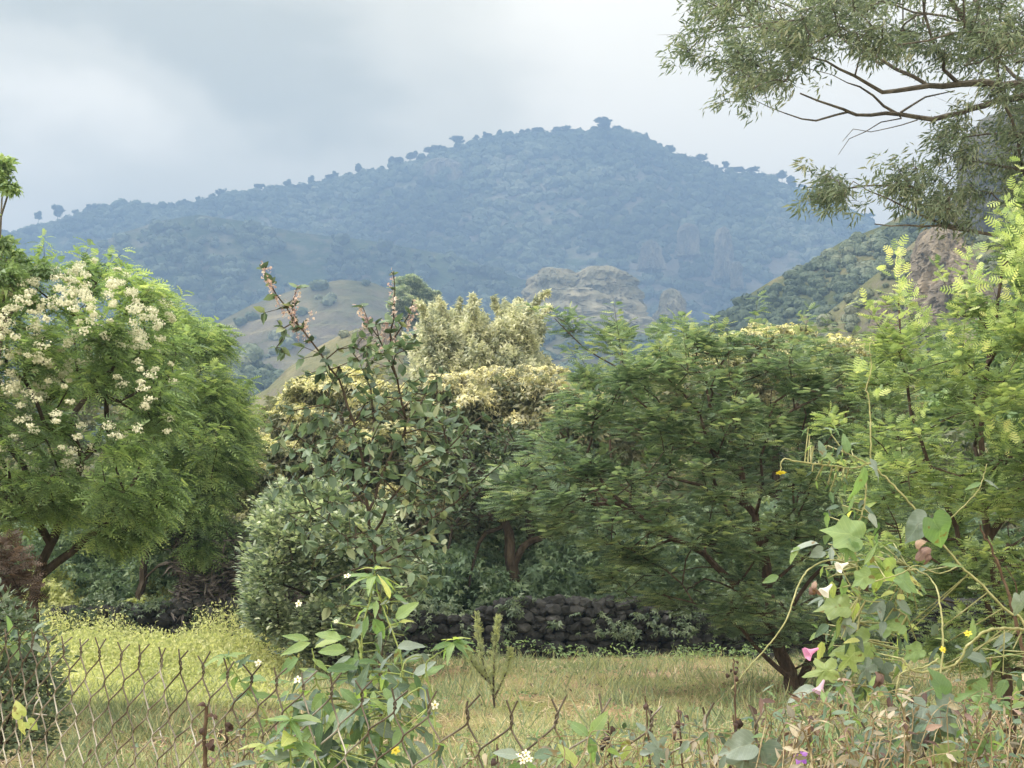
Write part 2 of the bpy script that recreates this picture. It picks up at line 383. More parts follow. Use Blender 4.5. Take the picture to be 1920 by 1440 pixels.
# ================================================================== ground and hills
M_rockA = surf_mat('hill_rock', [(.10, .10, .085), (.20, .18, .14), (.30, .26, .2)], scale=.05, bdist=2.0, bump=.6)
def hill_mat(name, veg, rock, scale, steep=(.55, .75), vstrata=.0):
    m = bpy.data.materials.new(name); m.use_nodes = True; nt = m.node_tree; L = nt.links; p = nt.nodes['Principled BSDF']
    p.inputs['Roughness'].default_value = .95; p.inputs['Specular IOR Level'].default_value = .1
    tc = nnode(nt, 'ShaderNodeTexCoord'); nz = nnode(nt, 'ShaderNodeTexNoise'); nz.inputs['Scale'].default_value = scale; nz.inputs['Detail'].default_value = 9; nz.inputs['Roughness'].default_value = .65
    L.new(tc.outputs['Object'], nz.inputs['Vector'])
    n2 = nnode(nt, 'ShaderNodeTexNoise'); n2.inputs['Scale'].default_value = scale * 5; n2.inputs['Detail'].default_value = 8; L.new(tc.outputs['Object'], n2.inputs['Vector'])
    mr = nnode(nt, 'ShaderNodeMapRange'); L.new(nz.outputs['Fac'], mr.inputs[0]); mr.inputs['From Min'].default_value = .34; mr.inputs['From Max'].default_value = .66
    cv = ramp(nt, mr.outputs[0], veg)
    mp = nnode(nt, 'ShaderNodeMapping'); mp.inputs['Scale'].default_value = (1, 1, 2.5); L.new(tc.outputs['Object'], mp.inputs[0])
    n3 = nnode(nt, 'ShaderNodeTexNoise'); n3.inputs['Scale'].default_value = scale * 3; n3.inputs['Detail'].default_value = 8; L.new(mp.outputs[0], n3.inputs['Vector'])
    crk = ramp(nt, n3.outputs['Fac'], rock)
    g = nnode(nt, 'ShaderNodeNewGeometry'); sx = nnode(nt, 'ShaderNodeSeparateXYZ'); L.new(g.outputs['Normal'], sx.inputs[0])
    ad = nnode(nt, 'ShaderNodeMath', operation='MULTIPLY_ADD'); L.new(n2.outputs['Fac'], ad.inputs[0]); ad.inputs[1].default_value = .5; L.new(sx.outputs['Z'], ad.inputs[2])
    m2 = nnode(nt, 'ShaderNodeMapRange'); L.new(ad.outputs[0], m2.inputs[0]); m2.inputs['From Min'].default_value = steep[0] + .25; m2.inputs['From Max'].default_value = steep[1] + .25
    mx = nnode(nt, 'ShaderNodeMix', data_type='RGBA'); L.new(m2.outputs[0], mx.inputs['Factor']); L.new(crk, mx.inputs['A']); L.new(cv, mx.inputs['B'])
    L.new(mx.outputs['Result'], p.inputs['Base Color'])
    b = nnode(nt, 'ShaderNodeBump'); b.inputs['Strength'].default_value = .6; b.inputs['Distance'].default_value = .15 / scale
    L.new(n2.outputs['Fac'], b.inputs['Height']); L.new(b.outputs[0], p.inputs['Normal']); return m

# ---- ground: one sheet from behind the camera to beyond the mountains
def ground_mat():
    m = bpy.data.materials.new('field_soil'); m.use_nodes = True; nt = m.node_tree; L = nt.links; p = nt.nodes['Principled BSDF']
    p.inputs['Roughness'].default_value = .95; p.inputs['Specular IOR Level'].default_value = .1
    tc = nnode(nt, 'ShaderNodeTexCoord')
    def nz(s, d, r=.6):
        n = nnode(nt, 'ShaderNodeTexNoise'); n.inputs['Scale'].default_value = s; n.inputs['Detail'].default_value = d; n.inputs['Roughness'].default_value = r
        L.new(tc.outputs['Object'], n.inputs['Vector']); return n.outputs['Fac']
    a = nz(14, 8, .7); b = nz(.55, 5); c = nz(.004, 6)
    def mr(v, lo, hi):
        q = nnode(nt, 'ShaderNodeMapRange'); L.new(v, q.inputs[0]); q.inputs['From Min'].default_value = lo; q.inputs['From Max'].default_value = hi; return q.outputs[0]
    straw = ramp(nt, mr(a, .3, .7), [(.15, .10, .065), (.29, .215, .135), (.42, .34, .21)])
    green = ramp(nt, mr(a, .3, .7), [(.07, .09, .03), (.16, .18, .065), (.28, .27, .12)])
    mx = nnode(nt, 'ShaderNodeMix', data_type='RGBA'); L.new(mr(b, .48, .62), mx.inputs['Factor']); L.new(straw, mx.inputs['A']); L.new(green, mx.inputs['B'])
    far = ramp(nt, mr(c, .35, .65), [(.04, .06, .025), (.07, .09, .035), (.13, .13, .07)])
    sx = nnode(nt, 'ShaderNodeSeparateXYZ'); L.new(tc.outputs['Object'], sx.inputs[0])
    m2 = nnode(nt, 'ShaderNodeMix', data_type='RGBA'); L.new(mr(sx.outputs['Y'], 30, 60), m2.inputs['Factor']); L.new(mx.outputs['Result'], m2.inputs['A']); L.new(far, m2.inputs['B'])
    L.new(m2.outputs['Result'], p.inputs['Base Color'])
    bp = nnode(nt, 'ShaderNodeBump'); bp.inputs['Strength'].default_value = .7; bp.inputs['Distance'].default_value = .03
    L.new(a, bp.inputs['Height']); L.new(bp.outputs[0], p.inputs['Normal']); return m
def ground_z(x, y):
    P = np.stack((x * .5, y * .5, np.zeros_like(x)), -1); near = np.clip(1 - np.abs(y - 15) / 60, 0, 1)
    return (fbm(P, 4, 3) - .5) * .16 * near
def make_ground():
    def ax(near, far, n, m):
        a = np.linspace(-near, near, n); b = near + (far - near) * np.linspace(0, 1, m)[1:] ** 3; return np.concatenate((-b[::-1], a, b))
    xs = ax(22, 9000, 221, 24); ys = np.concatenate((-300 * np.linspace(1, 0, 8)[:-1] ** 2 - 2, np.linspace(-2, 42, 221), 42 + 9500 * np.linspace(0, 1, 30)[1:] ** 3))
    X, Y = np.meshgrid(xs, ys); Z = ground_z(X.ravel(), Y.ravel())
    V = np.stack((X.ravel(), Y.ravel(), Z), -1); nx = len(xs); i = np.arange(len(ys) - 1)[:, None] * nx; j = np.arange(nx - 1)[None]
    F = np.stack((i + j, i + j + 1, i + nx + j + 1, i + nx + j), -1).reshape(-1, 4)
    g = Geo(); g.add(V, F); tag(link('ground', g.mesh('ground', ground_mat(), smooth=True)), kind='structure')
make_ground()

class Hill:
    """a real hill whose crest line runs at depth Y; the front falls towards the field and the back away from it"""
    def __init__(s, name, crest, Y, front, back, mat, amp, freq, shape=1.3, nx=260, nv=110, seed=0, terr=0, base=-2.0, yslope=0.0):
        cx = np.array([c[0] for c in crest], float); cyy = np.array([c[1] for c in crest], float)
        u = np.linspace(cx[0], cx[-1], nx); v = np.interp(u, cx, cyy)
        Yc = Y + yslope * (u - u.mean()); C = W(u, v, Yc)
        v1 = np.linspace(0, 1, nv); v2 = np.linspace(0, 1, nv // 4)[1:]
        rows = []
        for t in v1:
            y = C[:, 1] - front * (1 - t); prof = t ** shape if np.isscalar(shape) else np.interp(t, shape[0], shape[1])
            z = base + (C[:, 2] - base) * prof; rows.append(np.stack((C[:, 0] * (y / C[:, 1]) ** .5, y, z), -1))
        for t in v2:
            y = C[:, 1] + back * t; z = base + (C[:, 2] - base) * (1 - t ** 1.5); rows.append(np.stack((C[:, 0], y, z), -1))
        G = np.array(rows); sh = G.shape; P = G.reshape(-1, 3)
        tt = np.concatenate((v1, 1 - v2)); fade = np.clip(1 - tt, 0, 1) ** .6 * np.clip(tt * 4, 0, 1)
        fade = np.repeat(fade, nx)
        n = fbm(P * [freq, freq, freq * .6], 5, seed); rdg = 1 - np.abs(2 * fbm(P * [freq * 1.6, freq * .5, 0.01], 4, seed + 9) - 1)
        dz = amp * (n - .5) * 2 + amp * .9 * (rdg - .75)
        P = P.copy(); P[:, 2] += dz * fade
        P[:, 1] += (fbm(P * freq * 1.5, 4, seed + 5) - .5) * amp * 2.5 * fade
        if terr:
            q = P[:, 2] / terr + fbm(P * freq * .6, 3, seed + 3) * 3; fl = np.floor(q); fr = q - fl
            P[:, 2] += (np.clip(fr * 2.6 - .8, 0, 1) - fr) * terr * .85 * np.clip(fade * 2, 0, 1)
        s.G = P.reshape(sh); s.nv = nv; s.nx = nx
        nr = sh[0]; i = np.arange(nr - 1)[:, None] * nx; j = np.arange(nx - 1)[None]
        F = np.stack((i + j, i + j + 1, i + nx + j + 1, i + nx + j), -1).reshape(-1, 4)
        g = Geo(); g.add(P, F); s.ob = tag(link(name, g.mesh(name, mat, smooth=False)), kind='structure')
    def at(s, a, t):
        """a across 0..1, t up the front 0..1"""
        x = np.clip(a, 0, 1) * (s.nx - 1.001); y = np.clip(t, 0, 1) * (s.nv - 1.001); i = x.astype(int); j = y.astype(int); fx = (x - i)[:, None]; fy = (y - j)[:, None]; G = s.G
        return (G[j, i] * (1 - fx) + G[j, i + 1] * fx) * (1 - fy) + (G[j + 1, i] * (1 - fx) + G[j + 1, i + 1] * fx) * fy

VEG_FAR = [(.018, .032, .014), (.03, .05, .02), (.05, .07, .028)]
M_h1 = hill_mat('mountain_slope', VEG_FAR, [(.12, .12, .10), (.24, .22, .19)], .012)
M_h2 = hill_mat('foothill_slope', VEG_FAR, [(.1, .1, .08), (.2, .18, .15)], .015)
M_h3 = hill_mat('tan_ridge', [(.05, .06, .03), (.10, .10, .055), (.21, .18, .11)], [(.07, .065, .06), (.2, .17, .13)], .02, (.5, .8))
M_h4 = hill_mat('right_hill', [(.04, .055, .02), (.09, .10, .04), (.22, .18, .09)], [(.09, .08, .07), (.26, .2, .15)], .04, (.45, .7))
M_h5 = hill_mat('dry_slope', [(.075, .09, .045), (.15, .15, .085), (.24, .21, .14)], [(.07, .065, .06), (.2, .175, .15)], .06, (.4, .65))

H1 = Hill('mountain', [(-900, 600), (-400, 520), (-60, 466), (0, 446), (60, 430), (130, 418), (165, 400), (230, 382), (300, 390), (380, 385), (450, 366), (560, 358), (650, 341), (740, 314), (820, 286), (900, 268), (960, 258), (1040, 254), (1120, 250), (1170, 250), (1220, 268), (1270, 296), (1330, 316), (1400, 331), (1450, 337), (1500, 352), (1540, 375), (1600, 410), (1700, 455), (1800, 490), (2100, 560), (2800, 640)],
          1800, 900, 700, M_h1, 52, .006, ([0, .3, .62, .85, 1], [0, .12, .42, .78, 1]), 420, 150, 11)
H2 = Hill('foothill', [(-900, 560), (-300, 560), (0, 560), (70, 530), (130, 490), (170, 465), (230, 436), (300, 415), (370, 402), (450, 414), (560, 436), (700, 452), (850, 480), (1000, 530), (1150, 600), (1400, 700), (1750, 1075)],
          1350, 560, 300, M_h2, 22, .009, ([0, .4, .75, 1], [0, .22, .62, 1]), 260, 100, 23)
H3 = Hill('middle_ridge', [(-50,1075),(120,900),(250, 720), (330, 680), (395, 612), (470, 572), (560, 540), (640, 524), (700, 530), (760, 556), (850, 590), (930, 612), (990, 625), (1060, 612), (1140, 618), (1230, 634), (1330, 645), (1420, 650), (1700, 700), (2000, 1075)],
          820, 330, 200, M_h3, 12, .014, ([0, .35, .7, 1], [0, .3, .68, 1]), 300, 120, 37, terr=11)
H4 = Hill('wooded_hill', [(900,1075),(1100,850),(1230, 700), (1290, 640), (1340, 600), (1400, 555), (1450, 524), (1520, 490), (1580, 452), (1650, 425), (1720, 388), (1760, 385), (1830, 372), (1950, 360), (2200, 380), (2600, 420)],
          430, 170, 150, M_h4, 5, .03, ([0, .5, 1], [0, .42, 1]), 220, 90, 41)
H4b = Hill('rocky_spur', [(1150,1075),(1350,840),(1460, 668), (1500, 628), (1550, 588), (1600, 548), (1650, 508), (1695, 470), (1722, 446), (1790, 436), (1850, 440), (1920, 446), (2100, 430), (2500, 480)],
           235, 90, 120, M_h5, 3.2, .06, ([0, .35, .7, 1], [0, .35, .62, 1]), 220, 110, 43, terr=3.5)
H5 = Hill('dry_knoll', [(200,1075),(340,860),(440, 760), (500, 730), (540, 690), (600, 648), (650, 622), (715, 606), (750, 622), (800, 650), (870, 690), (960, 750), (1150, 950), (1250,1075)],
          260, 90, 80, M_h5, 2.2, .05, 1.2, 140, 60, 47, terr=4)
H6 = Hill('low_green_hill', [(-400, 640), (100, 650), (300, 655), (400, 662), (470, 672), (540, 700), (640, 740), (900, 740), (1100, 700), (1250, 660), (1400, 650), (1900, 650)],
          520, 220, 100, M_h2, 6, .02, 1.1, 220, 60, 53)

# ---- crowns for far woods
def blob_tpl(seed, cards=46, tall=.8):
    r = np.random.default_rng(seed); n = cards; d = rand_dirs(r, n); d[:, 2] = np.abs(d[:, 2]) * 1.0 - .18; d = norm(d)
    lob = .72 + .45 * vnoise(d * 2.2 + seed * 5, seed); P = d * lob[:, None] * [1, 1, tall]
    R = frames(np.cross(d, rand_dirs(r, n)), d + rand_dirs(r, n) * .5); g = Geo(); q = (T_QUAD[0] - [.5, 0, 0], T_QUAD[1])
    inst(g, q, P, R, np.full((n, 3), .60) * [1, 1.5, 1], .5)
    return (np.concatenate(g.V), [np.concatenate(g.F)])
def solid_tpl(seed, tall=.75):
    """a lumpy closed crown of 80 facets"""
    t = (1 + 5 ** .5) / 2
    V = norm(A([-1, t, 0], [1, t, 0], [-1, -t, 0], [1, -t, 0], [0, -1, t], [0, 1, t], [0, -1, -t], [0, 1, -t], [t, 0, -1], [t, 0, 1], [-t, 0, -1], [-t, 0, 1]))
    F = [[0, 11, 5], [0, 5, 1], [0, 1, 7], [0, 7, 10], [0, 10, 11], [1, 5, 9], [5, 11, 4], [11, 10, 2], [10, 7, 6], [7, 1, 8], [3, 9, 4], [3, 4, 2], [3, 2, 6], [3, 6, 8], [3, 8, 9], [4, 9, 5], [2, 4, 11], [6, 2, 10], [8, 6, 7], [9, 8, 1]]
    V = [v for v in V]; mid = {}; F2 = []
    def m(a, b):
        k = (min(a, b), max(a, b))
        if k not in mid: V.append(norm(V[a] + V[b])); mid[k] = len(V) - 1
        return mid[k]
    for a, b, c in F:
        x, y, z = m(a, b), m(b, c), m(c, a); F2 += [[a, x, z], [x, b, y], [z, y, c], [x, y, z]]
    V = np.array(V); V = V * (.7 + .55 * vnoise(V * 2.4 + seed * 3.3, seed))[:, None] * [1, 1, tall]
    return (V, [np.array(F2)])
def hill_wood(name, H, n, size, mat, seed, ta=(0, 1), tt=(.12, .985), mask=None, label_=None, cards=42, solid=True):
    r = np.random.default_rng(seed); a = ta[0] + (ta[1] - ta[0]) * r.random(n); t = tt[0] + (tt[1] - tt[0]) * r.random(n); P = H.at(a, t)
    dens = fbm(P * (1.2 / (size * 9)), 3, seed)
    keep = dens > (mask if mask is not None else .3); P = P[keep]; m = len(P); g = Geo()
    s = size * (.35 + 1.05 * r.random(m) ** 1.7) * (.55 + .9 * fbm(P * (1 / (size * 14)), 3, seed + 5)); k = r.integers(0, 4, m); yaw = r.random(m) * 6.28
    R = frames(np.stack((np.cos(yaw), np.sin(yaw), 0 * yaw), -1), np.tile([0., 0, 1], (m, 1)))
    tint = np.clip(.42 + .75 * (fbm(P * (1 / (size * 11)), 3, seed + 2) - .5) * 2 + .3 * (r.random(m) - .5), 0, 1)
    for q in range(4):
        i = k == q; pos = P[i] + np.stack((0 * s[i], 0 * s[i], s[i] * .35), -1)
        if solid: inst(g, solid_tpl(seed + q, .8), pos, R[i], s[i] * .62, tint[i])
        inst(g, blob_tpl(seed + q, cards), pos, R[i], s[i] * .7, np.clip(tint[i] + .06, 0, 1))
    tag(link(name, g.mesh(name, mat)), label_ or 'distant woodland covering the hillside', 'woodland', kind='stuff')
M_wood = leaf_mat('far_wood', [(.018, .034, .012), (.03, .055, .018), (.055, .085, .028), (.10, .12, .05)], .15, .7, .15, .01)
M_wood2 = leaf_mat('near_wood', [(.025, .045, .014), (.045, .075, .022), (.085, .115, .035), (.16, .16, .06)], .22, .7, .15, .05)
M_scrub = leaf_mat('dry_scrub', [(.05, .07, .025), (.08, .105, .04), (.12, .14, .055), (.17, .165, .075)], .25, .7, .15, .08)
hill_wood('mountain_wood', H1, 22000, 11, M_wood, 101, ta=(.1, .93), tt=(.12, .985), mask=.33, label_='dark hazy forest covering the high blue mountain')
hill_wood('summit_wood', H1, 5200, 8, M_wood, 111, ta=(.12, .9), tt=(.96, 1.0), mask=.27, label_='uneven tree canopy along the very crest of the mountain')
hill_wood('foothill_wood', H2, 9000, 9, M_wood, 102, ta=(.1, 1), mask=.34, label_='dark forest on the foothill below the mountain')
hill_wood('ridge_scrub', H3, 3600, 5, M_wood2, 103, mask=.49, label_='patchy scrub on the tan middle ridge')
hill_wood('hillside_wood', H4, 13000, 2.9, M_wood2, 104, tt=(.05, .985), mask=.2, label_='green trees covering the hill on the right')
hill_wood('spur_scrub', H4b, 5200, 1.5, M_scrub, 105, mask=.42, label_='low shrubs on the dry rocky slope at the right')
hill_wood('knoll_scrub', H5, 900, 1.7, M_scrub, 106, mask=.44, label_='bushes dotted over the low dry knoll')
hill_wood('low_hill_wood', H6, 4200, 5.5, M_wood2, 107, mask=.3, label_='grey green woodland on the low hills behind the trees')

# ---- rocks standing out of the hills
def rock(name, px, py0, py1, Y, w, d, seed, label, mat, strata=0, lean=0, cap=.8, foot=1.9):
    b = W(px, py0, Y); t = W(px, py1, Y); h = float(t[2] - b[2]); nu, nv = 120, 96; g = Geo()
    u = np.linspace(0, 2 * np.pi, nu, endpoint=False); v = np.linspace(0, 1, nv)
    U, Vv = np.meshgrid(u, v); prof = np.interp(Vv, [0, .45, .7, .88, .96, 1], [foot, 1 + (foot - 1) * .4, 1.08, cap, cap * .62, .05])
    P = np.stack((np.cos(U) * w * prof, np.sin(U) * d * prof, Vv * h * 1.05 - h * .05), -1).reshape(-1, 3)
    Q = P + np.array(b); s = 3.0 / w
    P *= (1 + (fbm(Q * s * .35, 5, seed) - .5) * [1.0])[:, None] if False else 1
    rad = (fbm(Q * [s * .45, s * .45, s * .14], 5, seed, .6) - .5)
    if strata: rad = rad + .05 * np.sin(P[:, 2] / strata * 6.28 + rad * 9)
    blk = np.floor(fbm(Q * [s * .5, s * .5, s * .22], 3, seed + 8) * 7) / 7 - .5
    fine = np.abs(fbm(Q * [s * 2.2, s * 2.2, s * .8], 4, seed + 12, .65) - .5)
    P[:, :2] *= (1 + rad * .9 + blk * .55 - fine * .35)[:, None]; P[:, 0] += lean * P[:, 2]; P[:, 2] += (fbm(Q * s * .5, 3, seed + 4) - .5) * h * .1 * np.clip(Vv.ravel(), 0, 1)
    i = np.arange(nv - 1)[:, None] * nu; j = np.arange(nu)[None]; j2 = (j + 1) % nu
    g.add(P, np.stack((i + j, i + j2, i + nu + j2, i + nu + j), -1).reshape(-1, 4)); g.add([[0, 0, h]], np.zeros((0, 3), int))
    o = link(name, g.mesh(name, mat), None, [float(x) for x in b]); tag(o, label, 'rock'); return o
M_rk = surf_mat('weathered_rock', [(.07, .062, .055), (.18, .155, .125), (.34, .275, .2)], .25, .9, .7, .5, (1, 1, .35))
M_butt = surf_mat('buttress_rock', [(.06, .065, .05), (.13, .125, .10), (.24, .22, .17)], .09, .9, .6, 1.5, (1, 1, .5))
M_dome = surf_mat('dome_rock', [(.09, .10, .07), (.19, .18, .13), (.34, .31, .23)], .06, .9, .6, 1.5, (1, 1, .6))
M_rkf = surf_mat('far_rock', [(.05, .052, .045), (.11, .105, .085), (.22, .20, .16)], .06, .9, .6, 1.5, (1, 1, .4))
rock('rock_buttress', 830, 345, 296, 1752, 22, 14, 5, 'pale pinkish cliff patch high on the left shoulder of the mountain', M_butt, foot=1.25)
rock('rock_buttress', 1358, 520, 425, 1500, 9, 12, 6, 'tall pale rock column on the right flank of the mountain', M_butt, foot=1.25)
rock('rock_buttress', 1290, 480, 418, 1540, 12, 12, 7, 'rounded rock buttress left of the tall pale column', M_butt, foot=1.25)
rock('rock_buttress', 1220, 505, 450, 1480, 11, 12, 8, 'grey rock buttress half hidden in the mountain forest', M_butt, foot=1.25)
rock('rock_buttress', 1382, 540, 490, 1420, 5.5, 8, 9, 'small rock tower below the tall pale column', M_butt, foot=1.25)
rock('rock_dome', 1035, 640, 502, 900, 21, 16, 12, 'left rock dome with a tan grassy cap below the mountain', M_dome, strata=9)
rock('rock_dome', 1128, 640, 497, 900, 22, 18, 13, 'large rounded right rock dome with ledges below the mountain', M_dome, strata=10)
rock('rock_dome', 1060, 640, 540, 860, 26, 18, 14, 'wide lower rock terrace in front of the two domes', M_dome, strata=8, cap=.95)
rock('rock_dome', 1260, 600, 540, 950, 7, 7, 15, 'small lone rock knob right of the domes', M_dome)
rock('rock_outcrop', 1768, 650, 420, 222, 4.4, 6, 16, 'tan cliff block at the crest of the dry rocky spur', M_rk, lean=.05)
rock('rock_outcrop', 1735, 650, 432, 226, 2.3, 4, 26, 'narrow tan rock shoulder beside the cliff block on the spur', M_rk, lean=.05)
rock('rock_outcrop', 700, 740, 604, 252, 3.2, 3, 17, 'brown rock lump on top of the low dry knoll', M_rk)
rock('rock_outcrop', 1655, 680, 560, 200, 1.6, 2, 18, 'dark broken rocks low on the rocky spur', M_rk)
rock('cliff', 1896, 640, 215, 330, 10.5, 14, 19, 'tall grey rock cliff rising behind the eucalyptus foliage', M_rkf, cap=.95, foot=1.2)

# ================================================================== trees and shrubs of the middle distance
M_bark = surf_mat('bark_dark', [(.018, .015, .013), (.045, .037, .03), (.09, .075, .06)], 14, .9, .8, .03, (1, 1, .35))
M_barkr = surf_mat('bark_red_brown', [(.02, .015, .012), (.055, .04, .032), (.12, .092, .075)], 18, .85, .7, .02, (1, 1, .4))
M_barkg = surf_mat('bark_grey', [(.05, .045, .04), (.11, .10, .09), (.2, .185, .165)], 10, .85, .6, .02, (1, 1, .3))
M_flow = leaf_mat('cream_petals', [(.45, .48, .34), (.62, .64, .52), (.78, .78, .72)], .35, .6, .2, 3, (1, 1, .9))
M_lf_left = leaf_mat('soft_green_leaf', [(.03, .07, .015), (.065, .14, .028), (.12, .22, .045), (.22, .30, .07)], .45, .5, .35, 1.2)
M_lf_fresh = leaf_mat('fresh_green_leaf', [(.03, .07, .018), (.07, .14, .035), (.13, .22, .05), (.22, .29, .08)], .5, .5, .3, 1.2)
M_lf_acacia = leaf_mat('acacia_leaf', [(.022, .056, .024), (.05, .11, .04), (.10, .175, .058), (.19, .24, .085)], .45, .55, .3, .8)
M_lf_right = leaf_mat('right_leaf', [(.03, .07, .018), (.065, .13, .03), (.13, .21, .05), (.24, .30, .08)], .48, .55, .3, 1.0)
M_lf_tip = leaf_mat('young_tip_leaf', [(.10, .18, .03), (.16, .26, .04), (.24, .33, .06), (.36, .36, .09)], .5, .5, .3, 3)
M_lf_euc = leaf_mat('eucalyptus_leaf', [(.035, .066, .026), (.06, .105, .04), (.095, .145, .055), (.17, .19, .085)], .35, .42, .5, 1.0)
M_lf_cream = leaf_mat('cream_green_leaf', [(.07, .10, .05), (.13, .165, .085), (.22, .24, .15), (.36, .37, .26)], .4, .6, .25, .6, (1.1, 1.1, .8))
M_lf_tan = leaf_mat('tan_yellow_leaf', [(.07, .09, .035), (.16, .165, .07), (.27, .27, .115), (.42, .40, .2)], .4, .6, .25, .5, (1.1, 1.05, .7))
M_lf_yel = leaf_mat('yellow_leaf', [(.06, .09, .03), (.14, .16, .055), (.30, .29, .12), (.45, .42, .2)], .4, .6, .25, .5, (1.1, 1.1, .6))
M_lf_grey = leaf_mat('grey_green_leaf', [(.05, .085, .045), (.09, .14, .075), (.16, .21, .12), (.27, .31, .2)], .35, .5, .45, .8, (1.1, 1.2, .7))
M_lf_dark = leaf_mat('dark_green_leaf', [(.015, .035, .012), (.03, .065, .022), (.06, .10, .035), (.10, .15, .05)], .35, .5, .4, .7)
M_lf_brown = leaf_mat('rusty_leaf', [(.025, .02, .012), (.06, .042, .022), (.11, .075, .04)], .3, .7, .2, 2, (1.1, .9, .6))
M_lf_olive = leaf_mat('olive_leaf', [(.03, .05, .02), (.06, .085, .03), (.12, .13, .05), (.2, .19, .08)], .4, .6, .3, .6)

def tree(name, label, cat, poly, Y, thick, ncl, per, tpl, size, M_leaf, M_bark_, trunks=(), radii=(), seed=0, cr=.3, flat=.6, horiz=.4, sag=0., up=.6,
         tint=(.45, .25), ctint=.15, bf=.3, px_edge=90, group=None, base=None, rt=.004, step=.22, jit=.5, extra=None, twigs=3, shell=.5, yoff=None, lobes=None, arch=.12, shoots=0, slen=.5):
    rng = np.random.default_rng(seed + 1000)
    paths = []
    for tr in trunks:
        paths.append(np.array([W(p[0], p[1], Y + (p[2] if len(p) > 2 else 0)) for p in tr]))
    if base is None: base = (float(paths[0][0][0]), float(paths[0][0][1]), 0.0) if paths else (*[float(v) for v in W(poly[0][0], poly[0][1], Y)[:2]], 0.)
    if paths: paths[0] = np.vstack(([[base[0], base[1], base[2] - .15]], paths[0][1:] if abs(paths[0][0][2]) < .6 else paths[0]))
    root = root_at(name, base, label, cat, group)
    C = crown_points(rng, poly, Y, thick, ncl, px_edge=px_edge)
    # lumpy crown: pull the cluster centres together into boughs
    if lobes:
        K = C[rng.choice(len(C), lobes, replace=False)]; d = np.linalg.norm(C[:, None] - K[None], axis=2); k = d.argmin(1); C = C + (K[k] - C) * .5
    S = skeleton(paths, radii, C, rng, bf, step, arch, rt)
    g = Geo(); skel_mesh(g, S)
    if twigs: fine_twigs(g, rng, C, twigs, cr * .9, rt * .8)
    E = None
    if shoots:
        # single sprays standing out of the outline
        cen0 = np.array([C[:, 0].mean(), C[:, 1].mean(), C[:, 2].min() - .5])
        w_ = norm(C - cen0)[:, 2] + .6 * rng.random(len(C)) + .5 * np.linalg.norm(C - cen0, axis=1) / (np.linalg.norm(C - cen0, axis=1).max()); K = C[np.argsort(-w_)[:shoots * 2]]; K = K[rng.choice(len(K), shoots, replace=False)]
        d = norm(norm(K - cen0) * .9 + rng.normal(size=K.shape) * .35 + [0, 0, .25]); L_ = slen * (.5 + .9 * rng.random(shoots)); nseg = 7; pts = [K]
        for q in range(nseg): pts.append(pts[-1] + (d + [0, 0, -.10 * q * .4]) * (L_ / nseg)[:, None]); segs(g, pts[-2], pts[-1], np.full(shoots, rt * (1.2 - q * .12)), np.full(shoots, rt * (1.08 - q * .12)), 4)
        E = np.concatenate(pts[1:])
    part('trunk', g, M_bark_, root)
    gl = Geo(); cen = np.array([C[:, 0].mean(), C[:, 1].mean(), C[:, 2].min() - .5])
    zt = (C[:, 2] - C[:, 2].min()) / (np.ptp(C[:, 2]) + 1e-6)
    scatter_leaves(gl, rng, C, per, cr, flat, tpl, size, cen, horiz, sag, up, tint, ctint, jit=jit, shell=shell)
    if E is not None: scatter_leaves(gl, rng, E, max(4, per // 6), cr * .38, .7, tpl, size * .9, cen, horiz, sag, up, (tint[0] + .1, tint[1]), ctint, jit=jit)
    part('crown', gl, M_leaf, root)
    if extra: extra(root, C, rng, cen, Y)
    return root, C, S

def front_points(rng, poly, Y, thick, n, px_edge=90):
    P = np.array(poly, float); lo, hi = P.min(0), P.max(0); q = lo + (hi - lo) * rng.random((n * 4, 2)); q = q[in_poly(q, poly)][:n]; e = np.clip(edge_dist(q, poly) / px_edge, 0, 1)
    return W(q[:, 0], q[:, 1], Y - thick * np.sqrt(np.clip(1 - (1 - e) ** 2, 0, 1)) * (.8 + .4 * rng.random(len(q))) - .12)
def panicles(polyf, n, size, per, name='blossoms', mat=None, flat=.6, Yt=None, thick=.8):
    def f(root, C, rng, cen, Y):
        g = Geo(); P = front_points(rng, polyf, Y, thick, n); n_ = len(P)
        for k in range(1):
            m = n_ * per; ci = np.repeat(np.arange(n_), per); sc = (size * (.5 + .9 * rng.random(n_)))[ci]
            u = rand_dirs(rng, m) * (rng.random(m) ** .4)[:, None] * sc[:, None]; u[:, 2] = u[:, 2] * flat
            R = frames(rand_dirs(rng, m), u / (np.linalg.norm(u, axis=1, keepdims=True) + 1e-6) + rand_dirs(rng, m) * .4 + [0, 0, .5])
            inst(g, T_STAR, P[ci] + u, R, .011 + .010 * rng.random(m), np.clip(.5 + .5 * rng.normal(size=m) * .5, 0, 1))
        part(name, g, mat or M_flow, root)
    return f

def top_heads(root, C, rng, mat, q, size, per, cr):
    """flower heads on the sunlit outer ends of the boughs"""
    z = C[:, 2]; sel = C[z > np.quantile(z, 1 - q)]; g = Geo(); m = len(sel) * per; ci = np.repeat(np.arange(len(sel)), per)
    u = rand_dirs(rng, m) * (rng.random(m) ** .35)[:, None] * cr; u[:, 2] = np.abs(u[:, 2]) * .75; P = sel[ci] + u + [0, 0, .1]
    inst(g, T_ROS, P, frames(rand_dirs(rng, m), u + [0, 0, .3]), size * (.5 + .6 * rng.random(m)), np.clip(.62 + .3 * rng.normal(size=m), 0, 1))
    part('blossoms', g, mat, root)
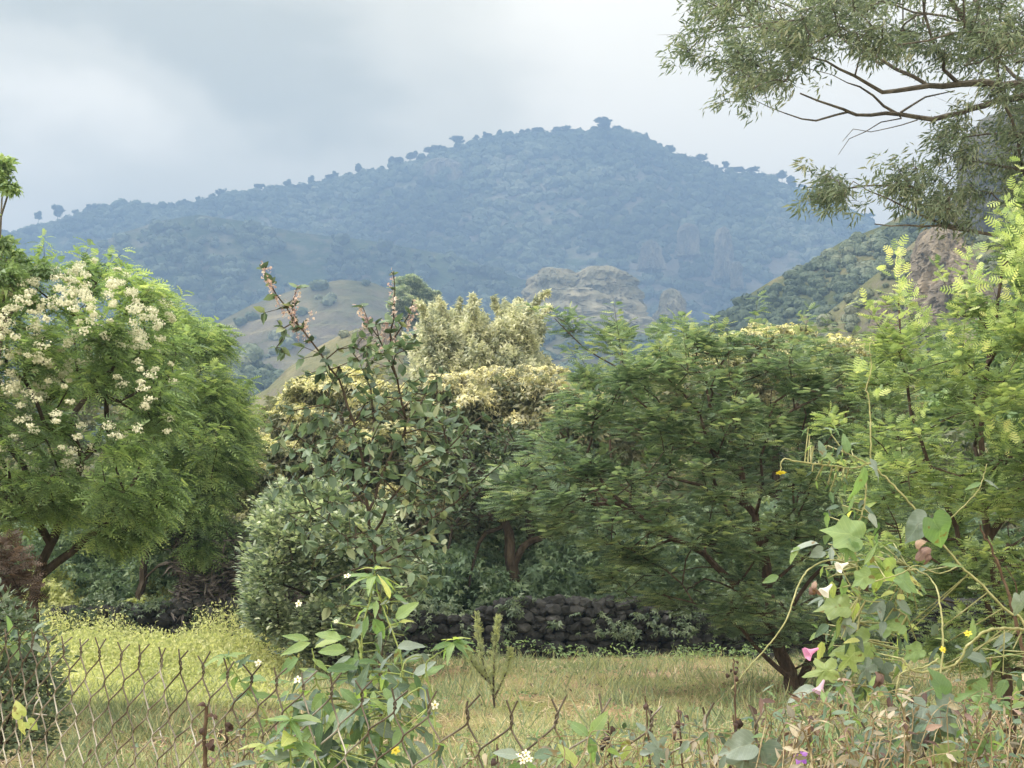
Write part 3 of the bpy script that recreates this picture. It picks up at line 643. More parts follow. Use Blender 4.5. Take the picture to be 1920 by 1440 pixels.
# ---- left: white-flowered tree, the green feathery one beside it, and the tall shoot at the edge
P_L = [(-420, 620), (-200, 500), (0, 520), (60, 498), (130, 505), (200, 492), (245, 530), (290, 545), (320, 610), (340, 700), (350, 800), (345, 900), (310, 990), (240, 1035), (170, 1015), (110, 985), (60, 985), (-80, 1000), (-380, 1000)]
def left_extra(root, C, rng, cen, Y):
    panicles([(-350, 590), (-120, 500), (60, 495), (120, 492), (210, 485), (250, 520), (300, 545), (330, 600), (300, 660), (150, 690), (60, 760), (-350, 740)], 400, .066, 46, thick=1.7)(root, C, rng, cen, Y)
    panicles([(-350, 700), (100, 680), (330, 640), (350, 860), (200, 900), (-300, 860)], 90, .06, 40, 'blossoms', thick=1.75)(root, C, rng, cen, Y)
tree('flowering_tree', 'broad tree at the left covered with creamy white blossom clusters', 'tree', P_L, 15.5, 1.6, 680, 40, T_DROOP, .125, M_lf_left, M_bark,
     [[(50, 1340), (58, 1200), (70, 1085), (95, 1020), (120, 960), (150, 870), (200, 790)], [(72, 1083), (110, 1052), (150, 1022), (200, 985), (240, 930), (270, 850)], [(95, 1020), (50, 950), (-20, 900), (-120, 850)], [(0, 950), (62, 920), (130, 880), (158, 862)], [(62, 920), (140, 965), (200, 990), (240, 995)]],
     [(.085, .03), (.05, .015), (.05, .02), (.03, .012), (.02, .01)], 1, cr=.2, flat=.7, horiz=.45, sag=.2, tint=(.48, .28), ctint=.25, lobes=120, up=.9, extra=left_extra, shoots=46, slen=0.45)
P_G = [(250, 640), (330, 600), (370, 606), (400, 625), (440, 680), (445, 740), (470, 800), (465, 870), (430, 930), (405, 960), (415, 1040), (395, 1075), (360, 1050), (330, 1060), (280, 1010), (220, 960), (240, 800)]
tree('feathery_tree', 'bright green feathery tree at the right side of the white-flowered one', 'tree', P_G, 27.8, 2.0, 460, 44, T_DROOP, .19, M_lf_fresh, M_bark,
     [[(250, 1224), (262, 1150), (280, 1000), (330, 860), (372, 700)], [(280, 1000), (350, 940), (400, 900)]], [(.10, .03), (.05, .02)], 2, cr=.34, flat=.65, horiz=.45, sag=.25, tint=(.5, .25), ctint=.25, lobes=90, up=.9, shoots=40, slen=0.60, px_edge=60)
tree('young_tree', 'slender dark-leaved shoot rising above the flowers at the left edge', 'tree', [(-90, 420), (-40, 330), (10, 300), (45, 325), (40, 350), (25, 370), (36, 420), (42, 440), (20, 460), (60, 480), (92, 520), (60, 580), (-80, 600)], 14.2, .4, 46, 20, T_ROS, .09, M_lf_left, M_barkg,
     [[(-30, 1380), (-14, 1000), (-4, 700), (6, 560), (3, 440), (14, 330)]], [(.04, .008)], 3, cr=.13, flat=.7, horiz=.1, sag=.3, tint=(.45, .3), px_edge=25)
tree('rusty_shrub', 'rusty brown shrub at the left edge below the flowering tree', 'shrub', [(-160, 1040), (-60, 1000), (10, 1005), (45, 1040), (60, 1090), (40, 1150), (20, 1200), (-150, 1220)], 13.2, .5, 90, 40, T_PIN5, .09, M_lf_brown, M_bark,
     [[(-40, 1400), (-35, 1250), (-30, 1100)]], [(.025, .01)], 4, cr=.13, flat=.8, px_edge=40)
tree('dark_shrub', 'dark green shrub in the left corner behind the wire fence', 'shrub', [(-200, 1130), (-60, 1110), (30, 1120), (75, 1170), (95, 1230), (110, 1290), (110, 1350), (90, 1400), (-180, 1430)], 10.5, .6, 170, 46, T_FOLD, .055, M_lf_dark, M_bark,
     [[(-30, 1480), (-25, 1350), (-20, 1220)], [(-28, 1400), (30, 1300), (50, 1230)]], [(.02, .01), (.012, .006)], 5, cr=.14, flat=.9, px_edge=40, tint=(.45, .3))

# ---- centre
tree('yellow_flowering_tree', 'round tree with yellow flower heads behind the tall sprig shrub', 'tree', [(430, 830), (450, 780), (490, 752), (515, 765), (530, 728), (600, 712), (660, 700), (720, 720), (800, 760), (850, 900), (830, 1050), (700, 1110), (480, 1110), (430, 930)], 33, 2.6, 420, 46, T_ROS, .19, M_lf_olive, M_bark,
     [[(640, 1200), (640, 1050), (650, 900), (640, 780)]], [(.16, .05)], 6, cr=.5, flat=.7, tint=(.6, .28), ctint=.2, lobes=60, extra=lambda r, C, rng, cen, Y: top_heads(r, C, rng, M_lf_yel, .72, .16, 70, .38))
tree('cream_tree', 'pale creamy green tree with upright plumes at the centre', 'tree', [(770, 700), (775, 640), (800, 604), (840, 610), (860, 596), (880, 618), (893, 585), (905, 620), (930, 640), (945, 580), (975, 590), (1005, 585), (1012, 640), (1030, 690), (1020, 780), (900, 830), (790, 800)], 37, 2.0, 460, 54, T_ROS, .15, M_lf_cream, M_bark,
     [[(900, 1190), (900, 1000), (895, 820), (880, 700)], [(900, 830), (960, 720), (975, 620)]], [(.2, .05), (.09, .03)], 7, cr=.28, flat=1.3, tint=(.6, .3), ctint=.2, up=.4, horiz=0, lobes=110, px_edge=30, shoots=46, slen=0.80)
tree('tan_flowering_tree', 'wide tree with yellowish tan blossom below the creamy plumes', 'tree', [(740, 790), (780, 735), (850, 715), (960, 705), (1060, 722), (1120, 748), (1180, 780), (1180, 860), (1100, 880), (980, 850), (900, 800), (820, 820), (760, 840)], 32, 2.4, 380, 46, T_ROS, .18, M_lf_olive, M_bark,
     [[(1010, 1220), (1000, 1050), (980, 880), (960, 780)], [(985, 900), (1060, 820), (1100, 780)]], [(.15, .05), (.07, .03)], 8, cr=.45, flat=.7, tint=(.6, .25), ctint=.2, lobes=60, extra=lambda r, C, rng, cen, Y: top_heads(r, C, rng, M_lf_tan, .95, .16, 60, .38))
tree('yellow_green_tree', 'yellow-green crown showing above the acacia in front of the blue mountain', 'tree', [(1230, 700), (1280, 665), (1330, 642), (1400, 634), (1470, 630), (1530, 640), (1600, 662), (1660, 665), (1700, 700), (1700, 800), (1300, 800)], 31, 2.4, 330, 46, T_ROS, .17, M_lf_olive, M_bark,
     [[(1470, 1220), (1460, 1000), (1450, 800), (1440, 700)]], [(.15, .05)], 9, cr=.42, flat=.6, tint=(.65, .25), ctint=.2, lobes=50, extra=lambda r, C, rng, cen, Y: top_heads(r, C, rng, M_lf_yel, .7, .13, 40, .34))
tree('grey_green_bush', 'rounded grey-green bush at the end of the bright weeds', 'bush', [(462, 1090), (470, 1000), (500, 945), (530, 925), (545, 895), (585, 900), (600, 925), (650, 915), (680, 945), (725, 940), (760, 990), (750, 1030), (790, 1070), (765, 1130), (745, 1190), (700, 1240), (600, 1245), (520, 1225), (465, 1180)], 22.5, 1.4, 640, 46, T_OVAL, .095, M_lf_grey, M_bark,
     [[(630, 1260), (628, 1160), (620, 1060)]], [(.05, .02)], 10, cr=.26, flat=.85, tint=(.5, .3), ctint=.3, lobes=60, px_edge=60, horiz=.3, up=1.1, shoots=60, slen=0.42)
tree('shaded_tree', 'dark trunked tree standing behind the stone wall at the centre', 'tree', [(780, 830), (840, 790), (930, 790), (1000, 830), (1040, 900), (1040, 960), (960, 960), (900, 985), (840, 1000), (790, 960)], 28.6, 1.5, 110, 30, T_FOLD, .13, M_lf_dark, M_bark,
     [[(962, 1235), (962, 1150), (962, 1090), (956, 1030), (948, 980), (925, 930), (890, 880), (850, 838)], [(962, 1065), (978, 1028), (1008, 1010), (1050, 1002), (1100, 985), (1160, 980)], [(925, 930), (960, 890), (1000, 850)], [(905, 905), (880, 960), (850, 985), (840, 1030)], [(948, 985), (905, 1005), (890, 1050), (880, 1100)]],
     [(.16, .05), (.085, .03), (.05, .02), (.06, .02), (.05, .02)], 11, cr=.3, flat=.6, tint=(.4, .3), rt=.012)

# ---- the big acacia
P_A = [(900, 960), (930, 900), (985, 820), (1040, 770), (1080, 720), (1110, 660), (1060, 625), (1035, 592), (1120, 630), (1150, 598), (1200, 620), (1250, 592), (1310, 620), (1400, 640), (1480, 625), (1560, 650), (1650, 680), (1710, 760), (1720, 860), (1700, 1000), (1690, 1150), (1640, 1250), (1560, 1270), (1470, 1200), (1400, 1215), (1310, 1165), (1200, 1135), (1110, 1060), (1030, 1005), (960, 985)]
tree('acacia_tree', 'large wide feathery acacia leaning over the field with several red-brown stems', 'tree', P_A, 18.8, 1.7, 1000, 30, T_PIN, .125, M_lf_acacia, M_barkr,
     [[(1492, 1292), (1470, 1235), (1446, 1180), (1440, 1090), (1425, 1010), (1398, 940), (1388, 880), (1372, 830), (1330, 760)],
      [(1450, 1190), (1415, 1135), (1345, 1062), (1270, 1012), (1205, 970), (1150, 930), (1110, 880), (1050, 810)],
      [(1388, 890), (1310, 835), (1242, 790), (1190, 745)], [(1400, 950), (1330, 915), (1240, 890), (1180, 880)],
      [(1380, 850), (1440, 800), (1500, 760), (1580, 720)], [(1492, 1290, .3), (1530, 1220, .4), (1570, 1120, .5), (1600, 1000, .6), (1610, 880, .4)],
      [(1480, 1270, -.3), (1420, 1215, -.5), (1380, 1170, -.7), (1300, 1130, -.9)], [(1160, 690), (1100, 655), (1040, 597)], [(1440, 1100), (1500, 1050), (1560, 990)]],
     [(.10, .02), (.055, .012), (.035, .01), (.03, .01), (.03, .01), (.07, .015), (.035, .01), (.012, .005), (.03, .01)], 12, cr=.25, flat=.4, horiz=.62, sag=.05, up=1.2, tint=(.47, .32), ctint=.28, lobes=210, rt=.0035, jit=.5, shoots=80, slen=0.55)

# ---- right tree with bright young tips
P_R = [(1565, 740), (1610, 680), (1650, 640), (1672, 560), (1690, 560), (1715, 630), (1760, 610), (1795, 560), (1820, 520), (1850, 590), (1880, 570), (1895, 470), (1940, 360), (2050, 380), (2250, 480), (2300, 900), (2250, 1330), (1980, 1330), (1850, 1290), (1760, 1240), (1670, 1200), (1620, 1100), (1600, 1000), (1560, 900), (1550, 800)]
def tips(root, C, rng, cen, Y):
    g = Geo(); sp = [(1680, 480, 26), (1690, 520, 30), (1696, 560, 28), (1815, 480, 22), (1830, 520, 34), (1800, 545, 20), (1895, 385, 26), (1900, 430, 40), (1870, 440, 26), (1915, 470, 36), (1890, 520, 26), (1905, 560, 24), (1860, 600, 22), (1735, 600, 20), (1840, 660, 18), (1790, 640, 16), (1730, 770, 16), (1880, 800, 36), (1900, 830, 26), (1780, 700, 18), (1650, 740, 14), (1860, 830, 22), (1610, 700, 12)]
    for (x, y, s) in sp:
        m = int(s * .6); P = W(x + rng.normal(size=m) * s * .32, y + rng.normal(size=m) * s * .5, Y - 1.1 + rng.normal(size=m) * .12)
        d = rand_dirs(rng, m) * .8 + [0, -.2, .75]; inst(g, T_PIN5, P, frames(d, rand_dirs(rng, m) + [0, -.6, .4]), .085 * (.6 + .7 * rng.random(m)), np.clip(rng.random(m) * .9, 0, 1))
    part('young_leaves', g, M_lf_tip, root)
tree('bright_tipped_tree', 'soft green tree at the right with bright yellow-green shoots on top', 'tree', P_R, 11.8, 1.3, 1000, 34, T_PIN, .085, M_lf_right, M_barkr,
     [[(1905, 1500), (1890, 1300), (1870, 1100), (1840, 900), (1850, 700), (1880, 500)], [(1880, 1200), (1800, 1010), (1740, 860), (1700, 740), (1684, 560)], [(1860, 1000), (1980, 800), (2050, 600)], [(1800, 1010), (1720, 1010), (1660, 980)]],
     [(.05, .012), (.025, .008), (.035, .01), (.012, .006)], 13, cr=.155, flat=.45, horiz=.55, up=1.2, tint=(.48, .28), ctint=.28, lobes=190, shoots=70, slen=0.42, rt=.0025, step=.14, extra=tips)

# ---- eucalyptus whose limbs come in from the right
P_E1 = [(1270, 70), (1300, -10), (1420, -120), (1700, -260), (2200, -300), (2500, 0), (2500, 500), (2050, 490), (1960, 460), (1950, 250), (1850, 215), (1800, 150), (1740, 120), (1640, 130), (1560, 110), (1510, 150), (1480, 185), (1400, 195), (1350, 200), (1330, 150), (1290, 110)]
P_E2 = [(1740, 240), (1800, 210), (1900, 215), (2000, 200), (2000, 480), (1880, 520), (1840, 440), (1795, 420), (1790, 330), (1760, 290)]
P_E3 = [(1508, 335), (1560, 300), (1600, 330), (1640, 340), (1660, 310), (1700, 300), (1760, 300), (1800, 340), (1800, 400), (1740, 410), (1690, 390), (1640, 420), (1560, 430), (1520, 400)]
def euc(name, label, YE=21.0):
    rng = np.random.default_rng(77); T = lambda L, dy=0: np.array([W(p[0], p[1], YE + (p[2] if len(p) > 2 else dy)) for p in L])
    base = W(2160, 1250, YE); root = root_at(name, (base[0], base[1], 0), label, 'tree')
    tr = T([(2160, 1242), (2150, 900), (2130, 600), (2110, 300), (2080, 60), (2060, -150)]); tr[0, 2] = -.2
    paths = [tr, T([(2100, 120), (1990, 80), (1920, 80), (1860, 82, -.3), (1830, 55, -.5), (1790, 15, -.8), (1760, -40, -1)]), T([(1850, 80, -.3), (1835, 20, 0), (1815, -60, .2)]),
             T([(2115, 330), (2020, 210), (1930, 165), (1850, 158, -.3), (1740, 160, -.5), (1680, 172, -.6), (1630, 160, -.8), (1580, 130, -1), (1550, 115, -1.1)]),
             T([(2112, 360), (2000, 200, .3), (1900, 185, .4), (1830, 200, .3), (1780, 215, 0), (1735, 222, 0), (1680, 215, 0), (1600, 212, -.2), (1560, 195, -.4), (1500, 175, -.5)]),
             T([(1590, 210, -.2), (1560, 218, -.3), (1500, 222, -.4), (1440, 200, -.5)]), T([(1685, 215), (1640, 185), (1620, 170, -.1), (1560, 140, -.3)]), T([(1690, 210), (1740, 178, .2), (1790, 170, .3)]),
             T([(2125, 480), (2000, 450), (1900, 440, -.3), (1840, 436, -.5), (1780, 425, -.7), (1700, 425, -.9), (1640, 420, -1)]), T([(1830, 435, -.5), (1760, 420, -.7), (1720, 400, -.9), (1660, 370, -1.1), (1600, 340, -1.2)]),
             T([(2105, 250), (1990, 240), (1900, 250), (1840, 252, -.2), (1790, 258, -.3)]), T([(1690, 222), (1640, 235), (1590, 262), (1572, 290)]), T([(1720, 225), (1650, 245), (1600, 245), (1580, 265)]),
             T([(1930, 160), (1870, 110, .2), (1830, 60, .4), (1780, 30, .5), (1700, 20, .4), (1600, -20, .2)]), T([(1740, 160, -.5), (1660, 120, -.3), (1600, 70, -.1), (1500, 60, 0), (1400, 50, 0), (1330, 60, 0)]), T([(1650, 120, -.3), (1560, 60, .3), (1450, 0, .5)])]
    radii = [(.26, .1), (.10, .035), (.06, .02), (.095, .015), (.085, .012), (.02, .006), (.025, .006), (.02, .008), (.05, .008), (.025, .006), (.035, .01), (.01, .004), (.009, .004), (.03, .01), (.03, .008), (.025, .008)]
    C = np.concatenate((crown_points(rng, P_E1, YE, 2.6, 1300, px_edge=120), crown_points(rng, P_E2, YE, 1.3, 110, px_edge=60), crown_points(rng, P_E3, YE - .8, .5, 42, px_edge=40)))
    K = C[rng.choice(len(C), 230, replace=False)]; k = np.linalg.norm(C[:, None] - K[None], axis=2).argmin(1); C = C + (K[k] - C) * .42
    S = skeleton(paths, radii, C, rng, .22, .25, .05, .0042)
    g = Geo(); skel_mesh(g, S); tw = fine_twigs(g, rng, C, 5, .34, .0035, -.05)
    # bare hanging twigs under the lower limbs
    part('trunk', g, M_barkg, root)
    gl = Geo(); B = np.concatenate((C, tw[::2])); scatter_leaves(gl, rng, B, 15, .145, 1.0, T_SLIM, .13, B.mean(0) + [3, 0, 0], .2, .6, .2, (.5, .32), .3, jit=.9, shell=.5)
    part('crown', gl, M_lf_euc, root)
euc('eucalyptus_tree', 'tall eucalyptus at the right whose long grey limbs reach across the sky')

# ---- tall sparse shrub with flower spikes
def sprig():
    Y = 5.6; rng = np.random.default_rng(5); T = lambda L: np.array([W(p[0], p[1], Y + (p[2] if len(p) > 2 else 0)) for p in L])
    b = W(715, 1920, Y); root = root_at('sprig_shrub', (b[0], b[1], 0), 'tall open shrub with dark leaves and pinkish white flower spikes on top', 'shrub')
    tr = T([(716, 1900), (712, 1500), (712, 1200), (706, 1060), (690, 960), (680, 860), (655, 780), (640, 720), (600, 665), (560, 610), (520, 555), (492, 505)]); tr[0, 2] = -.1
    paths = [tr, T([(690, 960), (730, 860, .1), (760, 800, .1), (745, 720, 0), (735, 640), (742, 580), (738, 515)]), T([(700, 1000), (760, 900, -.2), (830, 850, -.3), (880, 800, -.3), (905, 780, -.3)]),
             T([(690, 950), (620, 880, .2), (560, 820, .2), (510, 800, .2)]), T([(740, 700), (710, 640), (690, 600, 0), (680, 575)]), T([(560, 612), (548, 570), (556, 540)]), T([(735, 640), (765, 590), (775, 560)]),
             T([(710, 1060), (640, 1000, -.2), (590, 960, -.2)]), T([(710, 1040), (800, 980, .2), (870, 930, .2), (940, 870, .1)]), T([(690, 900), (700, 800, .3), (690, 720, .3), (660, 660, .2)]), T([(760, 800), (800, 740, .2), (830, 700, .2)]), T([(655, 780), (600, 760, -.1), (550, 770, -.1)])]
    rad = [(.014, .0022), (.007, .002), (.006, .002), (.005, .002), (.004, .0015), (.003, .0015), (.003, .0015), (.004, .002), (.005, .002), (.005, .002), (.004, .002), (.004, .002)]
    C = np.concatenate((crown_points(rng, [(610, 700), (650, 660), (690, 600), (760, 600), (800, 650), (830, 720), (880, 780), (900, 850), (860, 930), (850, 1020), (820, 1120), (760, 1200), (650, 1200), (590, 1100), (560, 1000), (520, 930), (500, 830), (560, 790), (600, 760)], Y, .38, 330, px_edge=80),
                        crown_points(rng, [(488, 580), (520, 575), (575, 620), (640, 690), (660, 730), (610, 720), (560, 690), (500, 640)], Y, .06, 16, px_edge=30)))
    S = skeleton(paths, rad, C, rng, .25, .06, .08, .0011, .5); g = Geo(); skel_mesh(g, S)
    part('stem', g, M_bark, root)
    P, par, r, n0, ends = S
    i = np.nonzero((r < .0045) & (np.arange(len(P)) > 4))[0]; i = i[P[i][:, 2] > 1.4]; i = np.repeat(i, 4)
    d0 = norm(P[i] - P[par[i]] + 1e-6); side = norm(np.cross(d0, rand_dirs(rng, len(i)))); d = d0 * .5 + side * .8 + [0, 0, -.15]
    gl = Geo(); inst(gl, T_OVAL, P[i], frames(d, rand_dirs(rng, len(i)) * .6 + [0, 0, .8]), .046 * (.5 + .8 * rng.random(len(i))), np.clip(.4 + .3 * rng.normal(size=len(i)), 0, 1))
    part('leaves', gl, M_lf_sprig, root)
    for pth in ([(512, 545), (500, 515), (491, 495)], [(532, 590), (512, 545), (500, 520)], [(552, 590), (553, 560), (558, 540)], [(575, 640), (573, 610), (585, 590)], [(738, 600), (738, 560), (735, 512)], [(735, 680), (742, 620), (740, 590)], [(690, 620), (683, 590), (672, 575)], [(765, 620), (768, 590), (778, 570)], [(560, 640), (550, 600), (540, 570)], [(715, 660), (720, 630), (728, 600)]):
        g2 = Geo(); Q = smooth_path(T(pth), 12); m = 44; q = Q[rng.integers(0, len(Q), m)] + rng.normal(size=(m, 3)) * .009
        inst(g2, T_STAR, q, frames(rand_dirs(rng, m), rand_dirs(rng, m)), .006 + .006 * rng.random(m), np.clip(rng.random(m), 0, 1))
        tube(g2, Q, np.linspace(.0018, .0008, len(Q)), 4, .0); part('flower_spike', g2, M_spike, root)
M_lf_sprig = leaf_mat('glossy_oval_leaf', [(.015, .04, .018), (.03, .075, .03), (.06, .12, .04), (.13, .17, .06)], .35, .5, .4, 4)
M_spike = leaf_mat('pink_white_flowers', [(.16, .10, .09), (.34, .22, .2), (.6, .5, .47), (.8, .76, .74)], .3, .6, .2, 30, (1, 1, 1))
sprig()

# ---- far single tree on the knoll and two lone trees on the left skyline
def far_tree(name, label, px, pyb, pyt, Y, wpx, seed, mat, tpl_cards=340, flat=.5, group=None, crown0=.35, size=.12):
    rng = np.random.default_rng(seed); b = W(px, pyb, Y); t = W(px, pyt, Y); h = float(t[2] - b[2]); w = wpx / FPX * Y / 2
    root = root_at(name, b, label, 'tree', group); B = np.array(b)
    C = rand_dirs(rng, 60) * (rng.random(60) ** .4)[:, None] * [w * .85, w * .7, h * (1 - crown0) * .5]; C += B + [0, 0, h * (crown0 + (1 - crown0) * .52)]
    S = skeleton([np.array([B - [0, 0, 1], B + [0, 0, h * .3], B + [w * .05, 0, h * .6]])], [(h * .025, h * .012)], C, rng, .3, h * .05, .1, h * .0012)
    g = Geo(); skel_mesh(g, S, k=5); part('trunk', g, M_bark, root)
    gl = Geo(); scatter_leaves(gl, rng, C, tpl_cards // 6, w * .26, flat, T_ROS, size * w, B, .4, 0, .8, (.5, .3), .2); part('crown', gl, mat, root); return root
far_tree('umbrella_tree', 'wide flat-topped lone tree on the knoll before the blue mountain', 778, 642, 521, 258, 116, 21, M_lf_grey, 1100, .5, crown0=.22, size=.10)  # grey leaf colour stands in for haze paling this tree

RT = []
def ridge_proto(seed, w, h, crown0, flat):
    rng = np.random.default_rng(seed); C = rand_dirs(rng, 34) * (rng.random(34) ** .4)[:, None] * [w * .85, w * .85, h * (1 - crown0) * .42]; C += [0, 0, h * (crown0 + (1 - crown0) * .55)]
    S = skeleton([np.array([[0, 0, -2.], [.1, 0, h * .3], [.3, .2, h * .6]])], [(.35, .18)], C, rng, .3, 1.2, .1, .07)
    g = Geo(); skel_mesh(g, S, k=4); gl = Geo(); scatter_leaves(gl, rng, C, 20, w * .24, flat, T_ROS, 1.25, np.zeros(3), .3, 0, .8, (.4, .25), .2)
    return g.mesh('trunk', M_bark), gl.mesh('crown', M_wood)
def ridge_trees():
    protos = [ridge_proto(200 + i, *p) for i, p in enumerate([(6, 13, .3, .5), (8, 14, .45, .4), (5, 16, .3, .8), (6.5, 10, .15, .7), (9, 14, .5, .35), (4, 17, .35, .9)])]
    rng = np.random.default_rng(9); G = H1.G[H1.nv - 1]; xs = np.arange(-260, 1760, 8.2); k = 0
    lone = {0: None}
    def put(px, sc, kind, label, group=None, dY=0):
        Yc = 1800; px_c = 960 + G[:, 0] / G[:, 1] * FPX * .9925
        j = int(np.abs(G[:, 0] / G[:, 1] - (W(px, 350, 1800)[0] / 1800)).argmin()); b = G[j]
        r = root_at('ridge_tree', (float(b[0]), float(b[1]), float(b[2]) - rng.uniform(1.5, 5.0) * (group is not None)), label, 'tree', group); r.scale = (sc, sc, sc); r.rotation_euler.z = float(rng.random() * 6.28)
        for nm, me in zip(('trunk', 'crown'), protos[kind]):
            link(nm, me, r)
    for px in xs:
        p = px + rng.uniform(-6, 6)
        if 40 < p < 125 or 265 < p < 310: continue
        if rng.random() < .10 + .35 * (math.sin(px * .031) > .55): continue
        sec = ('on the low left shoulder of the mountain skyline' if p < 290 else 'on the long skyline left of the pale cliff patch' if p < 820 else 'on the skyline between the pale cliff patch and the summit' if p < 1132 else 'on the skyline falling to the right of the summit')
        put(p, float(rng.choice([rng.uniform(.45, .8), rng.uniform(.8, 1.3)])), int(rng.integers(0, 6)), 'small hazy tree ' + sec, 'trees along the mountain skyline')
    put(76, 1.35, 5, 'thin lone tree at the left end of the skyline, the more leftward of a pair')
    put(107, 1.7, 2, 'taller bushy lone tree at the left end of the skyline, right one of a pair')
    put(1132, 1.5, 1, 'tallest wide tree on the very summit of the mountain')
ridge_trees()

# ---- dry stone wall along the back of the field
def rock_tpl(seed):
    V, F = solid_tpl(seed, .72); return (V * .5, F)
M_stone = surf_mat('dark_lava_stone', [(.010, .011, .013), (.026, .028, .032), (.062, .064, .07)], 9, .9, .7, .02, use_tint=.5)
def wall():
    rng = np.random.default_rng(31); g = Geo(); root_ = []
    x = -16.0
    def wy(x): return 26.9 + .25 * np.sin(x * .35) + .012 * x * x * .3
    for lay in range(7):
        n = 250; xx = np.linspace(-17, 15, n) + rng.normal(size=n) * .05 + lay * .07
        for dy in (0, .28):
            s = .17 + .12 * rng.random(n); top = .98 + .16 * np.sin(xx * .9) + .1 * np.sin(xx * 2.3 + 1) - np.clip(xx - 3.5, 0, 4) * .05
            z = .06 + lay * .155 + rng.normal(size=n) * .025; ok = z < top
            P = np.stack((xx, wy(xx) + dy + rng.normal(size=n) * .05, z), -1)[ok]; R = frames(rand_dirs(rng, len(P)) * [1, .6, .4], rand_dirs(rng, len(P)) * .5 + [0, 0, 1])
            inst(g, rock_tpl(int(60 + lay)), P, R, (s[ok] * 1.22)[:, None] * [1, 1, .95], rng.random(len(P)))
    m = 60; P = np.stack((rng.uniform(-17, 15, m), 26.5 + rng.normal(size=m) * .3, np.full(m, .05)), -1)
    inst(g, rock_tpl(3), P, frames(rand_dirs(rng, m), np.tile([0., 0, 1], (m, 1))), .12 + .14 * rng.random(m), rng.random(m))
    o = link('stone_wall', g.mesh('stone_wall', M_stone, (0, 27, 0)), None, (0, 27, 0)); tag(o, 'low dry stone wall of dark lava rocks along the back of the field', 'wall')
wall()

# ---- masses nobody could count
def mass(name, label, mat, n, sampler, tpl, size, seed, kind='stuff', up=.6, d_up=.2, tint=(.45, .3), cat=None, svar=.4, low=0):
    rng = np.random.default_rng(seed); P = sampler(rng, n); m = len(P); d = rand_dirs(rng, m); d[:, 2] = d[:, 2] * .5 + d_up
    g = Geo(); t = tint[0] + tint[1] * (rng.random(m) * 2 - 1) + .3 * (fbm(P * .7, 2, seed) - .5) * 2
    inst(g, tpl, P, frames(d, rand_dirs(rng, m) * .6 + [0, 0, up]), size * (1 + svar * (rng.random(m) * 2 - 1)), np.clip(t, 0, 1))
    tag(link(name, g.mesh(name, mat)), label, cat or name.replace('_', ' '), kind=kind)
def mound_sampler(x0, x1, y0, y1, hmax, seed, wl=1.3, shell=1.6, thr=.0):
    def f(rng, n):
        x = rng.uniform(x0, x1, n); y = rng.uniform(y0, y1, n); q = np.stack((x / wl, y / wl, 0 * x), -1)
        h = hmax * (.35 + 1.1 * np.clip(fbm(q, 3, seed) - .2, 0, 1)); z = h * rng.random(n) ** (1 / shell)
        k = fbm(np.stack((x / wl * 1.7, y / wl * 1.7, z / wl * 2), -1), 2, seed + 3) > thr
        return np.stack((x, y, z), -1)[k]
    return f
mass('undergrowth', 'dense shady undergrowth behind the stone wall', M_lf_acacia, 52000, mound_sampler(-18, 18, 27.8, 33, 3.3, 61, thr=.36), T_ROS, .15, 61)
mass('thicket', 'dense olive thicket filling the space behind the trees', M_lf_olive, 60000, mound_sampler(-26, 26, 33, 42, 5.0, 62, 2.2, thr=.36), T_ROS, .24, 62)
mass('wall_creeper', 'green weeds growing at the foot of the stone wall', M_lf_left, 8000, mound_sampler(-16, 14, 25.3, 26.9, .4, 63, 1.1, thr=.5), T_FOLD, .07, 63, tint=(.35, .3))
mass('wall_top_weeds', 'weeds and thin creepers hanging over the stone wall', M_lf_dark, 15000, lambda rng, n: (lambda P: P[(P[:, 2] > .35)])(mound_sampler(-16, 14, 26.45, 27.6, 1.35, 67, .7, thr=.52)(rng, n)), T_ROS, .09, 67, tint=(.5, .35))
# background trees between the field and the hills
for i, (px, py, wpx, Y, mt) in enumerate([(-180, 640, 420, 48, M_lf_dark), (120, 700, 360, 52, M_lf_olive), (380, 720, 230, 60, M_lf_grey), (1120, 740, 260, 44, M_lf_olive), (1250, 690, 240, 40, M_lf_left), (1640, 640, 300, 42, M_lf_olive), (1900, 600, 360, 38, M_lf_left), (560, 820, 330, 44, M_lf_grey), (860, 760, 260, 50, M_lf_olive), (1420, 720, 330, 45, M_lf_dark)]):
    r = wpx / 2; poly = [(px + r * (1 + .12 * math.sin(3 * a + i)) * math.cos(a), py + (1150 - py) * .5 - (1150 - py) * .5 * math.sin(a) * (1 + .05 * math.sin(5 * a + i))) for a in np.linspace(0, 2 * math.pi, 16, endpoint=False)]
    tr = [[(px, 1160), (px + 5, 1000), (px, py + 120)]]
    LBL = ['dark green background tree behind the flowering tree at far left', 'olive background tree behind the middle of the white-flowered crown', 'grey-green background tree in the gap right of the bright feathery tree', 'olive background tree behind the left wing of the acacia', 'soft green background tree behind the acacia top',
           'olive background tree between the acacia and the bright-tipped tree', 'soft green background tree behind the bright-tipped tree', 'grey-green background tree behind the rounded grey-green bush', 'olive background tree behind the creamy plumed tree', 'dark background tree behind the yellow-green crown'][i]
    tree('background_tree', LBL, 'tree', poly, Y, wpx / FPX * Y * .32, 150, 40, T_ROS, .3, mt, M_bark, tr, [(.2, .06)], 300 + i, cr=.8, flat=.7, lobes=40, step=.5, rt=.012, twigs=0, tint=(.5, .28))

